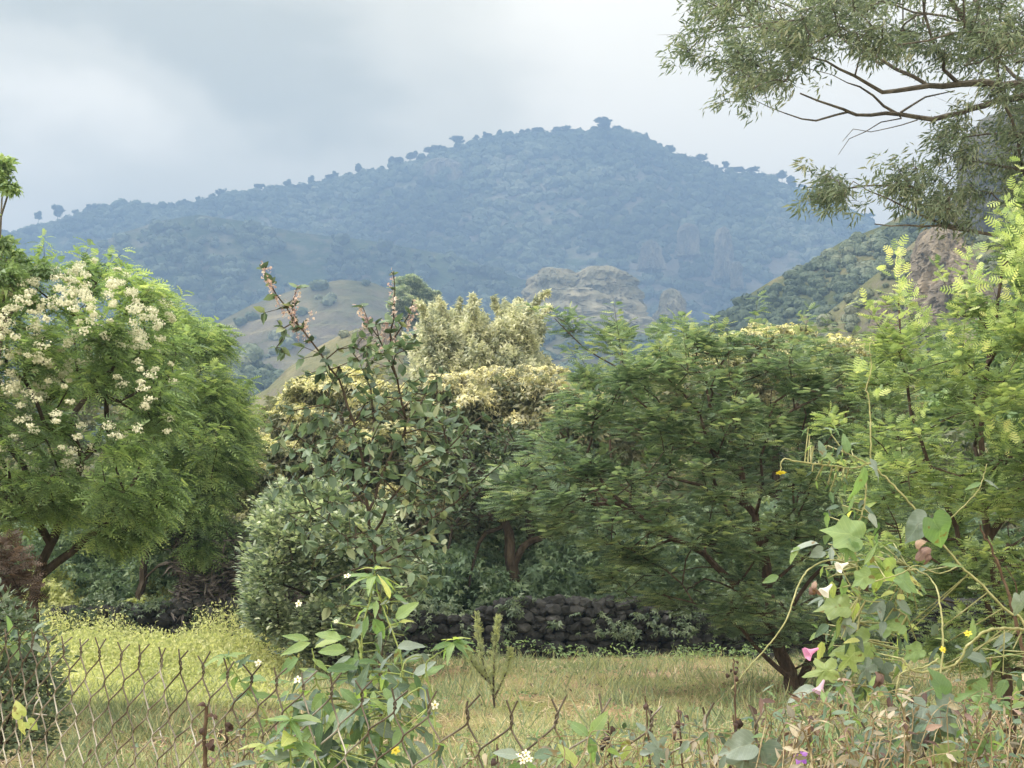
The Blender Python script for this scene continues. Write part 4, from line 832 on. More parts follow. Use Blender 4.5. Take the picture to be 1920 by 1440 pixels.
# ---- field grass, straw and the tall bright weeds at the left
M_grass = leaf_mat('field_grass', [(.06, .10, .03), (.11, .16, .045), (.20, .215, .075), (.32, .28, .14)], .35, .7, .2, .5, (1.1, 1.1, .6))
M_straw = leaf_mat('dry_straw', [(.10, .065, .04), (.2, .145, .085), (.34, .26, .15), (.5, .42, .27)], .25, .8, .2, .8, (1, .95, .7))
M_weed = leaf_mat('bright_weed', [(.10, .14, .04), (.165, .21, .055), (.235, .275, .08), (.33, .34, .14)], .5, .6, .2, .35, (1.1, 1.1, .6))
T_BLADE = (A([0, -.03, 0], [0, .03, 0], [.55, .02, .06], [1, 0, -.06], [.55, -.02, .06]), [np.array([[0, 1, 2, 4]]), np.array([[4, 2, 3]])])
def field_sampler(x0, x1, y0, y1, seed, thr, wl=1.0, z=.01):
    def f(rng, n):
        y = y0 + (y1 - y0) * rng.random(n) ** 1.3; x = rng.uniform(-1, 1, n) * y * .42; k = (fbm(np.stack((x / wl, y / wl, 0 * x), -1), 3, seed) > thr) & (x > x0) & (x < x1); x = x[k]; y = y[k]
        return np.stack((x, y, ground_z(x, y) + z), -1)
    return f
mass('grass', 'short green grass over the field', M_grass, 120000, field_sampler(-12, 14, 9, 27, 71, .40), T_BLADE, .11, 71, up=.0, d_up=1.0)
mass('straw', 'dry cut straw lying over the field', M_straw, 30000, field_sampler(-12, 14, 9, 27, 72, .50, .8, .02), T_BLADE, .17, 72, up=1.0, d_up=.05)
mass('ground_cover', 'low broad-leaved weeds dotted over the field', M_lf_left, 26000, field_sampler(-12, 14, 9, 26.6, 73, .50, 1.4, .04), T_FOLD, .05, 73, tint=(.3, .3))
M_lf_bramble = leaf_mat('bramble_twigs', [(.03, .026, .02), (.06, .052, .038), (.10, .088, .06)], .15, .8, .2, 2, (1, .9, .7))
mass('leaf_litter', 'brown fallen leaves scattered over the field', M_lf_brown, 9000, field_sampler(-12, 14, 9, 26.6, 74, .46, 1.1, .02), T_OVAL, .055, 74, up=1.5, d_up=.0)
mass('grass_tufts', 'longer grass tufts standing in the field', M_grass, 42000, field_sampler(-12, 14, 9, 26.8, 75, .575, .45, .0), T_BLADE, .24, 75, up=0, d_up=1.3, tint=(.35, .35))
def weeds():
    rng = np.random.default_rng(81); n = 5200; y = rng.uniform(16.8, 26.3, n); x0 = W(20, 1200, y)[:, 0]; x1 = W(560, 1200, y)[:, 0]; x = x0 + (x1 - x0) * rng.random(n) - 1.2 * (rng.random(n) < .3) * rng.random(n) * 3
    den = fbm(np.stack((x * .8, y * .8, 0 * x), -1), 3, 82); edge = np.clip((x1 - x) / 1.2, .25, 1); k = rng.random(n) < edge; x, y, den, edge = x[k], y[k], den[k], edge[k]; n = len(x)
    ramp_ = np.clip((y - 18.8 - 2.2 * (den - .4) * 3) / 4.0, .13, 1); h = (.18 + 1.05 * den ** 1.3) * (.6 + .7 * rng.random(n)) * (.45 + .55 * edge) * ramp_; z = ground_z(x, y); B = np.stack((x, y, z), -1); Tp = B + np.stack((rng.normal(size=n) * .1, rng.normal(size=n) * .1, h), -1)
    g = Geo(); segs(g, B, Tp, np.full(n, .005), np.full(n, .002), 3, .3)
    per = 20; i = np.repeat(np.arange(n), per); f = rng.random(n * per) ** .7; P = B[i] + (Tp - B)[i] * f[:, None] + rng.normal(size=(n * per, 3)) * [.05, .05, .02]
    d = rand_dirs(rng, len(P)) + [0, 0, .5]; inst(g, T_FOLD, P, frames(d, rand_dirs(rng, len(P)) * .6 + [0, 0, .6]), .055 * (.5 + .9 * rng.random(len(P))), np.clip(.35 + .45 * f + .3 * (den[i] - .5) * 2 + .2 * rng.normal(size=len(P)), 0, 1))
    tag(link('tall_weeds', g.mesh('tall_weeds', M_weed)), 'tall bright yellow-green weeds covering the left of the field', 'weeds', kind='stuff')
weeds()
mass('scrub', 'pale green scrub between the bright weeds and the trees', M_weed, 22000, lambda rng, n: mound_sampler(-11, -3.4, 27.3, 30, 1.6, 64, .9, thr=.4)(rng, n), T_ROS, .13, 64, tint=(.6, .3))
mass('brambles', 'dry grey-brown brambles left of the grey-green bush', M_lf_bramble, 9000, lambda rng, n: mound_sampler(-6.4, -4.0, 26.6, 28.6, 3.6, 65, .9, thr=.45)(rng, n), T_SLIM, .22, 65)

# ================================================================== chain-link fence and the plants along it
M_wire = surf_mat('weathered_wire', [(.03, .022, .017), (.10, .085, .07), (.34, .33, .31), (.55, .54, .51)], 14, .42, .3, .001, (1, 1, .6), spec=.5, use_tint=.6)
M_wire.node_tree.nodes['Principled BSDF'].inputs['Metallic'].default_value = .3
_fx = [-500, -200, 0, 100, 400, 700, 1000, 1400, 2100, 2600]; _fy = [3.35, 2.9, 2.5, 2.33, 2.0, 1.76, 1.62, 1.52, 1.45, 1.42]
_fp = smooth_path(np.array([[(x - 960) / FPX * y, y, 0] for x, y in zip(_fx, _fy)]), 14); _fl = np.concatenate(([0], np.cumsum(np.linalg.norm(np.diff(_fp, axis=0), axis=1))))
_fx_px = _fp[:, 0] / _fp[:, 1] * FPX + 960
def fence_Y(px): return float(np.interp(px, _fx_px, _fp[:, 1]))
def fence_pt(s, z, off=0.0):
    x = np.interp(s, _fl, _fp[:, 0]); y = np.interp(s, _fl, _fp[:, 1]); return np.stack(np.broadcast_arrays(x, y + off, z), -1)
def s_of_px(px): return float(np.interp(px, _fx_px, _fl))
def make_fence():
    rng = np.random.default_rng(40); g = Geo(); cw, ch, sh = .0565, .068, .42; s0 = s_of_px(135); nrow = 21
    ks = range(-26, 34); node = {}
    for i in ks:
        for j in range(nrow * 2 + 1):
            o = .5 if j % 2 else 0
            z = -j * ch / 2; s = s0 + (i + o) * cw + z * sh
            px = np.interp(s, _fl, _fx_px); top = np.interp(px, [-400, 135, 500, 935, 1100, 1400, 1700, 2300], [1.50, 1.474, 1.452, 1.428, 1.438, 1.430, 1.42, 1.42])
            node[i, j] = np.array([s + rng.normal() * .0012, top + z + rng.normal() * .0012, rng.normal() * .003 + .02 * math.sin(i * .35) * 0])
    def P(n, off): return fence_pt(np.array([n[0]]), n[1], n[2] + off)[0]
    r = .00125
    for i in ks:
        for j in range(nrow * 2):
            a = node[i, j]
            for side in (0, 1):
                i2 = (i if side else i - 1) if j % 2 == 0 else (i + 1 if side else i)
                if (i2, j + 1) not in node: continue
                b = node[i2, j + 1]; A0 = P(a, 0); B0 = P(b, 0)
                if A0[2] < .02: continue
                m = (A0 + B0) / 2; bow = np.array([0, .003 if side else -.003, 0]); kk = .0022 * (1 if side else -1) * (.6 + .8 * rng.random())
                d = B0 - A0; u = norm(np.array([d[2], 0, -d[0]]) + 1e-9)
                pts = [A0, A0 * .86 + B0 * .14 + bow * .7 + u * kk, m + bow + u * kk * .4, A0 * .13 + B0 * .87 + bow * .6 - u * kk * .5, B0]
                tube(g, smooth_path(pts, 3), r, 5, .18 + .5 * min(1, j / 5) * (1.25 if side else .7))  # strands running one way tinted lighter, painting the sun's glint; darker rust near top
        # twisted ends at the top
        a = P(node[i, 0], 0); hgt = .009 + .006 * rng.random(); t = np.linspace(0, 1, 10)
        lean = np.array([rng.normal() * .1, 0, 1.]); 
        for ph in (0, math.pi):
            hx = a + lean * (t * hgt)[:, None] + np.stack((np.cos(t * 5 + ph), np.sin(t * 5 + ph), 0 * t), -1) * .0014
            tipv = np.array([(-.004 if ph else .012) + rng.normal() * .003, rng.normal() * .004, .014 + rng.normal() * .002])
            tube(g, np.vstack((hx, hx[-1] + tipv * .5, hx[-1] + tipv)), r * .95, 5, .05)
    # sprung strands
    for (px, py, qx, qy) in ((75, 1308, 62, 1338), (62, 1338, 88, 1341), (300, 1370, 312, 1395), (295, 1372, 306, 1362)):
        Y = fence_Y(px); tube(g, smooth_path([w1(px, py, Y), w1((px + qx) / 2 - 3, (py + qy) / 2, Y - .01), w1(qx, qy, Y)], 5), r, 5)
    tag(link('chain_link_fence', g.mesh('chain_link_fence', M_wire, (0, 1.7, 0), True), None, (0, 1.7, 0)), 'sagging rusty chain-link fence with twisted wire ends along its top', 'fence')
make_fence()

# ---- leaf shapes for close plants
def lance_tpl(w=.3, n=9, serr=.0, droop=.3, fold=.25, twist=0., power=.75, peak=.38):
    V = []; F = []
    for i in range(n + 1):
        x = i / n; t = (x / peak if x < peak else (1 - x) / (1 - peak)); hw = w * .5 * max(t, 0) ** power * (1 + (serr if i % 2 else -serr)) if 0 < i < n else .004
        z = -droop * x ** 1.8; a = twist * x
        for c in (-1, -.5, 0, .5, 1):
            y = c * hw; zz = abs(c) * hw * fold * (1 + .2 * math.sin(9 * x)) + .012 * math.sin(14 * x + c)
            V.append([x, y * math.cos(a) - zz * math.sin(a), z + y * math.sin(a) + zz * math.cos(a)])
    for i in range(n):
        for c in range(4): k = i * 5 + c; F.append([k, k + 5, k + 6, k + 1])
    return (np.array(V, float), [np.array(F)])
def radial_tpl(rf, n=40, droop=.3, wave=.04, cx=.42, fold=.12, waves=5, curl=0.):
    V = [[cx, 0, .02]]; F3 = []; Q = []
    for ring, k in enumerate((.35, .7, 1.0)):
        for i in range(n):
            th = 2 * math.pi * i / n; r = rf(th) * (k if ring < 2 else 1)
            x = cx + r * math.cos(th); y = r * math.sin(th)
            z = -droop * max(0, x) ** 2 - curl * y * y + abs(y) * fold + wave * k * k * math.sin(waves * th)
            V.append([x, y, z])
    for i in range(n):
        j = (i + 1) % n; F3.append([0, 1 + i, 1 + j])
        for ring in (0, 1): a = 1 + ring * n; Q.append([a + i, a + n + i, a + n + j, a + j])
    return (np.array(V, float), [np.array(F3), np.array(Q)])
def r_heart(th):
    t = (th + math.pi) % (2 * math.pi) - math.pi; a = abs(t)
    return np.interp(a, [0, .25, .8, 1.4, 2.1, 2.7, 2.95, math.pi], [.58, .44, .36, .36, .46, .5, .42, .30])
def r_lobed(th):
    t = (th + math.pi) % (2 * math.pi) - math.pi; a = abs(t)
    return np.interp(a, [0, .12, .42, .62, .95, 1.15, 1.5, 1.75, 2.1, 2.5, 2.9, math.pi], [.60, .52, .26, .24, .46, .50, .27, .26, .44, .46, .36, .24]) * (1 + .04 * math.sin(20 * th))
def r_ivy(th):
    t = (th + math.pi) % (2 * math.pi) - math.pi; a = abs(t)
    return np.interp(a, [0, .2, .55, .8, 1.1, 1.5, 2.0, 2.5, math.pi], [.60, .46, .36, .40, .50, .38, .44, .42, .26])
L_LANCE = [lance_tpl(.34, 10, .06, d, .3, t) for d, t in ((.15, .1), (.4, -.2), (.7, .3))]
L_OVATE = [lance_tpl(.5, 10, .04, d, .25, t, .6, .36) for d, t in ((.2, .1), (.45, -.3))]
L_NARROW = [lance_tpl(.22, 9, 0, .3, .3, .2)]
L_HEART = [radial_tpl(r_heart, 32, .3, .02, fold=.35), radial_tpl(r_heart, 32, .6, .04, fold=.15)]
L_LOBED = [radial_tpl(r_lobed, 60, .3, .03, fold=.2), radial_tpl(r_lobed, 60, .7, .05, fold=-.15), radial_tpl(r_ivy, 48, .35, .05, fold=.2)]
def dry_tpl(seed):
    r = random.Random(seed); V = []; F = []; n = 7
    for i in range(n + 1):
        x = i / n; hw = .26 * math.sin(math.pi * (.08 + .9 * x)) ** .8; a = 4.2 * x * r.uniform(.8, 1.2); R = .3 + .2 * (1 - x)
        for c in (-1, -.3, .3, 1):
            ang = c * 1.3; y = math.sin(ang) * hw; z = math.cos(ang) * hw * .8 + .04 * r.uniform(-1, 1)
            V.append([x * .8 + .12 * math.sin(a), y + .04 * r.uniform(-1, 1), z - .5 * x * x + .1 * math.sin(a * 1.3)])
    for i in range(n):
        for c in range(3): k = i * 4 + c; F.append([k, k + 4, k + 5, k + 1])
    return (np.array(V, float), [np.array(F)])
L_DRY = [dry_tpl(1), dry_tpl(2), dry_tpl(3)]

def near_leaf(name, cols, transl=.4, rough=.55, spec=.25, tcol=(1.2, 1.3, .5)):
    m = leaf_mat(name, cols, transl, rough, spec, 30, tcol); nt = m.node_tree
    p = [n for n in nt.nodes if n.type == 'BSDF_PRINCIPLED'][0]; tc = nnode(nt, 'ShaderNodeTexCoord'); nz = nnode(nt, 'ShaderNodeTexNoise'); nz.inputs['Scale'].default_value = 160; nz.inputs['Detail'].default_value = 3
    nt.links.new(tc.outputs['Object'], nz.inputs['Vector']); b = nnode(nt, 'ShaderNodeBump'); b.inputs['Strength'].default_value = .5; b.inputs['Distance'].default_value = .002
    L = nt.links
    def mth(op, a, b_=None, clamp=False):
        q = nnode(nt, 'ShaderNodeMath', operation=op); q.use_clamp = clamp
        for i_, v_ in enumerate((a, b_)):
            if v_ is None: continue
            if isinstance(v_, (int, float)): q.inputs[i_].default_value = v_
            else: L.new(v_, q.inputs[i_])
        return q.outputs[0]
    # veins: a midrib and side veins running forward from it; worn brown spots
    at = nnode(nt, 'ShaderNodeAttribute'); at.attribute_name = 'leafxy'; sx = nnode(nt, 'ShaderNodeSeparateXYZ'); L.new(at.outputs['Vector'], sx.inputs[0])
    ay = mth('ABSOLUTE', sx.outputs['Y']); mid = mth('LESS_THAN', ay, .011)
    fr = mth('FRACT', mth('MULTIPLY', mth('SUBTRACT', sx.outputs['X'], mth('MULTIPLY', ay, .85)), 8.5)); side = mth('MULTIPLY', mth('LESS_THAN', fr, .13), .55)
    vein = mth('MAXIMUM', mid, side)
    base = p.inputs['Base Color'].links[0].from_socket
    mxv = nnode(nt, 'ShaderNodeMix', data_type='RGBA'); L.new(mth('MULTIPLY', vein, .45), mxv.inputs['Factor']); L.new(base, mxv.inputs['A'])
    br = nnode(nt, 'ShaderNodeVectorMath', operation='MULTIPLY_ADD'); L.new(base, br.inputs[0]); br.inputs[1].default_value = (1.5, 1.4, 1.4); br.inputs[2].default_value = (.04, .05, .02); L.new(br.outputs[0], mxv.inputs['B'])
    n5 = nnode(nt, 'ShaderNodeTexNoise'); n5.inputs['Scale'].default_value = 75; n5.inputs['Detail'].default_value = 4; L.new(tc.outputs['Object'], n5.inputs['Vector'])
    spt = nnode(nt, 'ShaderNodeMapRange'); L.new(n5.outputs['Fac'], spt.inputs[0]); spt.inputs['From Min'].default_value = .63; spt.inputs['From Max'].default_value = .68
    mxs = nnode(nt, 'ShaderNodeMix', data_type='RGBA'); L.new(mth('MULTIPLY', spt.outputs[0], .75), mxs.inputs['Factor']); L.new(mxv.outputs['Result'], mxs.inputs['A']); mxs.inputs['B'].default_value = (.16, .10, .04, 1)
    n6 = nnode(nt, 'ShaderNodeTexNoise'); n6.inputs['Scale'].default_value = 28; n6.inputs['Detail'].default_value = 3; L.new(tc.outputs['Object'], n6.inputs['Vector'])
    vr = nnode(nt, 'ShaderNodeMix', data_type='RGBA', blend_type='MULTIPLY'); vr.inputs['Factor'].default_value = .55; L.new(mxs.outputs['Result'], vr.inputs['A'])
    L.new(ramp(nt, n6.outputs['Fac'], [(.35, .4, .3), (1, 1, 1), (1.0, 1.0, .8)]), vr.inputs['B'])
    L.new(vr.outputs['Result'], p.inputs['Base Color'])
    mulv = [n for n in nt.nodes if n.type == 'VECT_MATH' and n.operation == 'MULTIPLY'][0]; L.new(vr.outputs['Result'], mulv.inputs[0])
    hh = mth('ADD', mth('MULTIPLY', nz.outputs['Fac'], .6), mth('MULTIPLY', vein, -.5))
    L.new(hh, b.inputs['Height']); b.inputs['Distance'].default_value = .003; L.new(b.outputs[0], p.inputs['Normal']); return m
M_n_fresh = near_leaf('fresh_leaf', [(.025, .075, .016), (.045, .115, .022), (.075, .16, .03), (.12, .20, .045)], .5)
M_n_deep = near_leaf('deep_leaf', [(.014, .04, .018), (.025, .065, .03), (.04, .09, .04), (.07, .125, .06)], .3, .5, .35)
M_n_sky = near_leaf('sky_tinted_leaf', [(.025, .055, .03), (.045, .08, .048), (.07, .11, .07), (.11, .15, .10)], .25, .5, .4, (1, 1.3, .7))  # bluish sky reflection on leaves put into the base colour
M_n_yel = near_leaf('yellow_green_leaf', [(.07, .13, .02), (.11, .18, .025), (.17, .24, .035), (.25, .27, .06)], .55, .45, .4)
M_n_dry = near_leaf('dry_leaf', [(.02, .012, .009), (.055, .03, .02), (.12, .07, .045), (.22, .145, .09)], .2, .8, .2, (1.1, .9, .7))
M_n_pale = near_leaf('straw_leaf', [(.05, .05, .025), (.10, .095, .05), (.16, .145, .08), (.25, .215, .135)], .3, .8, .2, (1.1, 1, .7))
NM = [M_n_fresh, M_n_deep, M_n_sky, M_n_yel, M_n_dry, M_n_pale]
FR, DP, BL, YL, DR, PL = range(6)
M_stem_g = surf_mat('green_stem', [(.10, .15, .05), (.2, .26, .09), (.34, .38, .18)], 60, .6, .2, .001)
M_stem_p = surf_mat('pale_stem', [(.14, .16, .07), (.25, .26, .13), (.4, .4, .25)], 60, .6, .2, .001)
M_stem_d = surf_mat('dark_stem', [(.03, .022, .016), (.08, .055, .04), (.16, .12, .09)], 40, .8, .3, .002)
M_stem_s = surf_mat('straw_stem', [(.07, .06, .035), (.2, .165, .10), (.42, .37, .26)], 40, .7, .3, .001)
M_white = leaf_mat('white_petal', [(.75, .75, .7), (.85, .85, .82)], .35, .5, .3, 1, (1, 1, 1))
M_yellow = leaf_mat('yellow_petal', [(.5, .42, .04), (.65, .58, .08)], .35, .5, .3, 1, (1, 1, .5))
M_pink = leaf_mat('pink_petal', [(.65, .25, .5), (.8, .45, .7)], .4, .5, .3, 1, (1, .9, 1))
M_purple = leaf_mat('purple_petal', [(.25, .08, .5), (.45, .25, .7)], .4, .5, .3, 1, (1, .9, 1))
M_lilac = leaf_mat('lilac_petal', [(.5, .35, .5), (.7, .55, .7)], .4, .5, .3, 1, (1, .9, 1))
M_blush = leaf_mat('blush_petal', [(.75, .55, .45), (.85, .68, .6)], .4, .5, .3, 1, (1, .9, .9))
PETAL = lance_tpl(.6, 5, 0, .25, -.2, 0, .5, .6)
CAMR = np.array([1., 0, 0]); CAMU = np.array([0, -sp_, cp]); CAMF = np.array([0, cp, sp_])

class Plant:
    def __init__(s, name, label, cat, base, stem_mat, seed=0, group=None, gz=0.0):
        b = W(*base); s.root = root_at(name, (float(b[0]), float(b[1]), gz), label, cat, group); s.stem = Geo(); s.leaf = Geo(True); s.dry = Geo(True); s.rng = np.random.default_rng(seed + 500); s.sm = stem_mat; s.paths = []
    def st(s, pts, r0, r1, ground=False, keep=True):
        Q = np.array([W(*p) for p in pts])
        if ground: Q = np.vstack(([[Q[0][0], Q[0][1] + .02, -.02]], Q))
        Q = smooth_path(Q, 8); Q[1:-1] += s.rng.normal(size=Q[1:-1].shape) * r0 * .25
        tube(s.stem, Q, np.linspace(r0, r1, len(Q)) * .82, 6)
        if keep: s.paths.append(Q)
        return Q
    def lf(s, px, py, Y, size, ang, tpls, mat, tint=None, tilt=None, dep=None, petiole=None):
        """one leaf: photo place of its stalk end, length in photo pixels, heading in degrees"""
        r = s.rng; a = math.radians(ang + r.normal() * 4); d = CAMR * math.cos(a) + CAMU * math.sin(a) + CAMF * (r.uniform(-.35, .35) if dep is None else dep)
        n = -CAMF * (r.uniform(.2, .9) if tilt is None else tilt) + CAMU * r.uniform(.3, .8) + CAMR * r.uniform(-.4, .4)
        P = W(px, py, Y); t = tpls[int(r.integers(0, len(tpls)))]; g = s.dry if mat in (DR, PL) else s.leaf
        inst(g, t, P[None], frames(d[None], n[None]), np.array([size / FPX * Y]), np.array([r.uniform(.15, .85) if tint is None else tint]), mat)
        if petiole: Q = smooth_path(np.array([W(petiole[0], petiole[1], Y), (W(petiole[0], petiole[1], Y) + P) / 2 + CAMU * .003, P + d * size / FPX * Y * .05]), 4); tube(s.stem, Q, .0009, 4)
    def along(s, Q, n, size, tpls, mats, droop=.2, spread=1., t0=.1, opp=False, pet=0.0):
        r = s.rng; m = n
        for k in range(m):
            f = t0 + (1 - t0) * (k + r.random() * .5) / m; i = min(len(Q) - 2, int(f * (len(Q) - 1))); T = norm(Q[i + 1] - Q[i] + 1e-9)
            for sg in ((1, -1) if opp else (1 if r.random() < .5 else -1,)):
                sd = norm(np.cross(T, r.normal(size=3))); sd = sd * sg; d = T * .45 + sd * spread + np.array([0, 0, -droop]); sz = size * r.uniform(.55, 1.2)
                mt = mats[int(r.integers(0, len(mats)))]; g = s.dry if mt in (DR, PL) else s.leaf; P0 = Q[i]
                if pet: P1 = P0 + norm(d) * pet * sz; segs(s.stem, P0[None], P1[None], np.array([.0008]), np.array([.0007]), 4); P0 = P1
                inst(g, tpls[int(r.integers(0, len(tpls)))], P0[None], frames(d[None], (r.normal(size=3) * .4 + [0, -.35, .8])[None]), np.array([sz]), np.array([r.uniform(.1, .9)]), mt)
    def fill(s, poly, Y, thick, n, size, tpls, mats, down=.3, out=.5, pxe=60):
        r = s.rng; C = crown_points(r, poly, Y, thick, n, px_edge=pxe); c = C.mean(0); d = norm(C - c) * out + rand_dirs(r, n) * .8 + [0, 0, -down]; nn = rand_dirs(r, n) * .5 + [0, -.4, .8]
        mt = np.array(mats)[r.integers(0, len(mats), n)]; ti = r.integers(0, len(tpls), n); sz = size * (.5 + .75 * r.random(n)); tn = r.random(n)
        for m_ in set(mt.tolist()):
            for k in range(len(tpls)):
                i = (mt == m_) & (ti == k)
                if i.any(): inst(s.dry if m_ in (DR, PL) else s.leaf, tpls[k], C[i], frames(d[i], nn[i]), sz[i], tn[i], m_)
        # side stalks that carry them
        if s.paths:
            A_ = np.concatenate(s.paths); j = np.linalg.norm(C[:, None] - A_[None], axis=2).argmin(1); k = r.random(n) < .55; segs(s.stem, A_[j][k], C[k], np.full(k.sum(), .0011), np.full(k.sum(), .0007), 4)
    def whorl(s, px, py, Y, size, n=6, mat=FR, up=.4, tpls=None):
        for k in range(n):
            a = 360 * k / n + s.rng.uniform(-15, 15); d = CAMR * math.cos(math.radians(a)) + CAMF * math.sin(math.radians(a)) * .9 + CAMU * s.rng.uniform(up - .3, up + .2)
            tp = tpls or L_LANCE; inst(s.leaf, tp[int(s.rng.integers(0, len(tp)))], W(px, py, Y)[None], frames(d[None], (CAMU + s.rng.normal(size=3) * .2 - CAMF * .25)[None]), np.array([size / FPX * Y * s.rng.uniform(.7, 1.1)]), np.array([s.rng.uniform(.3, .95)]), mat)
    def flower(s, px, py, Y, size, mat, n=5, face=(0, -.8, .5), centre=True, name='flower', cup=.3, label=None):
        g = Geo(); P = W(px, py, Y); f = norm(np.array(face, float) + s.rng.normal(size=3) * .25); a = norm(np.cross(f, [.3, .2, 1])); b = np.cross(f, a); sc = size / FPX * Y * .5
        for k in range(n):
            th = 2 * math.pi * k / n + s.rng.uniform(-.15, .15); d = a * math.cos(th) + b * math.sin(th) + f * cup
            inst(g, PETAL, P[None], frames(d[None], f[None]), np.array([sc * s.rng.uniform(.85, 1.1)]), np.array([s.rng.random()]))
        if centre: V, F = solid_tpl(2, 1); g.add(V * sc * .22 + P + f * sc * .12, F[0], .4, 1)
        o = part(name, g, [mat, M_yellow], s.root)
        if label: o['label'] = label
    def bell(s, px, py, Y, size, mat, ang=200, name='flower', label=None):
        g = Geo(); P = W(px, py, Y); a = math.radians(ang); f = norm(CAMR * math.cos(a) + CAMU * math.sin(a) - CAMF * .35); u = norm(np.cross(f, [0, 1, .2])); v = np.cross(f, u); L = size / FPX * Y; n = 14; rings = []
        for t, r in ((0, .08), (.3, .13), (.6, .2), (.85, .36), (1.0, .5)):
            th = np.arange(n) * 2 * np.pi / n; rr = r * L * (1 + .12 * np.sin(5 * th) * (t > .7)); rings.append(P + f * L * t + rr[:, None] * (np.cos(th)[:, None] * u + np.sin(th)[:, None] * v))
        V = np.concatenate(rings); i = np.arange(4)[:, None] * n; j = np.arange(n)[None]; j2 = (j + 1) % n
        g.add(V, np.stack((i + j, i + j2, i + n + j2, i + n + j), -1).reshape(-1, 4), .6); o = part(name, g, [mat, M_yellow], s.root, True)
        if label: o['label'] = label
    def done(s, leafname='leaves'):
        if s.stem.n: part('stem', s.stem, s.sm, s.root, True)
        if s.leaf.n: part(leafname, s.leaf, NM, s.root, True)
        if s.dry.n: part('dry_leaves', s.dry, NM, s.root, True)

# ---- the leafy weed in the middle
w = Plant('leafy_weed', 'tall leafy weed with fresh green leaves rising through the middle of the fence', 'weed', (680, 1700, 1.95), M_stem_g, 1)
Y = 1.95
q1 = w.st([(682, 1760, Y), (681, 1450, Y), (680, 1330, Y), (678, 1240, Y), (672, 1200, Y)], .0032, .0022, True)
q2 = w.st([(676, 1230, Y), (682, 1170, Y), (694, 1120, Y), (701, 1078, Y)], .0018, .001)
q3 = w.st([(755, 1270, Y - .03), (750, 1225, Y - .03), (728, 1165, Y - .02), (708, 1110, Y), (702, 1070, Y)], .0017, .0009)
q4 = w.st([(685, 1300, Y), (740, 1290, Y - .05), (760, 1240, Y - .05), (790, 1230, Y - .05), (800, 1246, Y - .05)], .0016, .0008)
q5 = w.st([(681, 1380, Y), (600, 1290, Y + .03), (590, 1240, Y + .03), (585, 1215, Y + .03)], .002, .001)
q6 = w.st([(681, 1420, Y), (560, 1390, Y - .06), (545, 1350, Y - .06), (530, 1320, Y - .06)], .002, .001)
q7 = w.st([(681, 1350, Y), (740, 1320, Y - .08), (790, 1290, Y - .1), (800, 1330, Y - .1)], .0018, .001)
q8 = w.st([(681, 1440, Y), (610, 1400, Y - .1), (560, 1440, Y - .1), (540, 1480, Y - .1)], .002, .001)
w.whorl(701, 1082, Y, 56, 8, FR, .1); w.whorl(703, 1068, Y, 34, 5, YL, .5)
for a in [(742, 1160, 62, 38, FR, .8), (728, 1165, 45, -70, FR, .7), (712, 1130, 50, 200, FR, .6), (690, 1155, 48, 255, FR, .5), (684, 1165, 55, 235, DP, .8), (700, 1160, 60, -60, FR, .5), (716, 1185, 50, -95, BL, .6), (745, 1215, 60, 10, BL, .7), (756, 1240, 60, 20, BL, .9), (790, 1225, 40, -40, BL, .4),
          (650, 1220, 60, 170, FR, .8), (672, 1240, 55, -70, DP, .2), (668, 1235, 50, 215, FR, .6), (640, 1200, 62, 165, FR, .8), (580, 1200, 60, 160, FR, .7), (583, 1205, 70, 200, FR, .8), (590, 1215, 55, 30, YL, .5), (585, 1235, 50, -30, FR, .9), (560, 1235, 62, 210, FR, .5), (700, 1290, 66, 150, BL, .4), (720, 1300, 60, 20, DP, .4), (740, 1290, 60, -80, DP, .6), (765, 1285, 66, -20, FR, .8), (775, 1270, 58, 40, BL, .7), (800, 1300, 50, -90, BL, .4),
          (640, 1340, 72, 200, BL, .6), (655, 1350, 66, 150, DP, .4), (700, 1360, 70, -20, BL, .5), (690, 1370, 72, -80, DP, .3), (670, 1350, 64, -100, DP, .3), (720, 1395, 60, -60, FR, .9), (610, 1300, 60, 230, FR, .8), (600, 1330, 64, 160, BL, .7), (560, 1330, 50, 180, YL, .6), (590, 1370, 66, 200, FR, .7), (640, 1400, 70, 210, BL, .6), (560, 1400, 66, 190, FR, .7), (620, 1420, 60, -60, FR, .3), (700, 1430, 70, -30, BL, .4), (650, 1430, 66, 200, DP, .4), (540, 1420, 60, 170, YL, .4)]:
    w.lf(a[0], a[1], Y - .04 + w.rng.normal() * .03, a[2] * .86, a[3], L_OVATE + L_LANCE[:1], a[4], a[5])
w.fill([(540, 1290), (600, 1250), (680, 1250), (780, 1240), (810, 1290), (800, 1370), (760, 1440), (740, 1520), (560, 1520), (480, 1480), (500, 1400), (560, 1350)], Y, .12, 330, .036, L_OVATE + L_LANCE, [FR, DP, DP, BL, FR, FR], .35, .7)
w.fill([(660, 1100), (740, 1090), (770, 1180), (740, 1250), (640, 1250), (600, 1200)], Y, .05, 34, .026, L_LANCE, [FR, FR, BL, YL], .3)
w.fill([(440, 1490), (480, 1410), (560, 1390), (700, 1420), (740, 1500), (600, 1560)], Y - .15, .08, 60, .042, L_OVATE + L_LANCE, [FR, YL, DP, BL], .3)
for (x, y, sz) in ((651, 1080, 15), (560, 1132, 15), (558, 1274, 17), (815, 1322, 20), (585, 1425, 17), (630, 1165, 9)): w.flower(x, y, Y - .1, sz, M_white, 5)
w.flower(741, 1406, Y - .14, 20, M_yellow, 6); w.done()

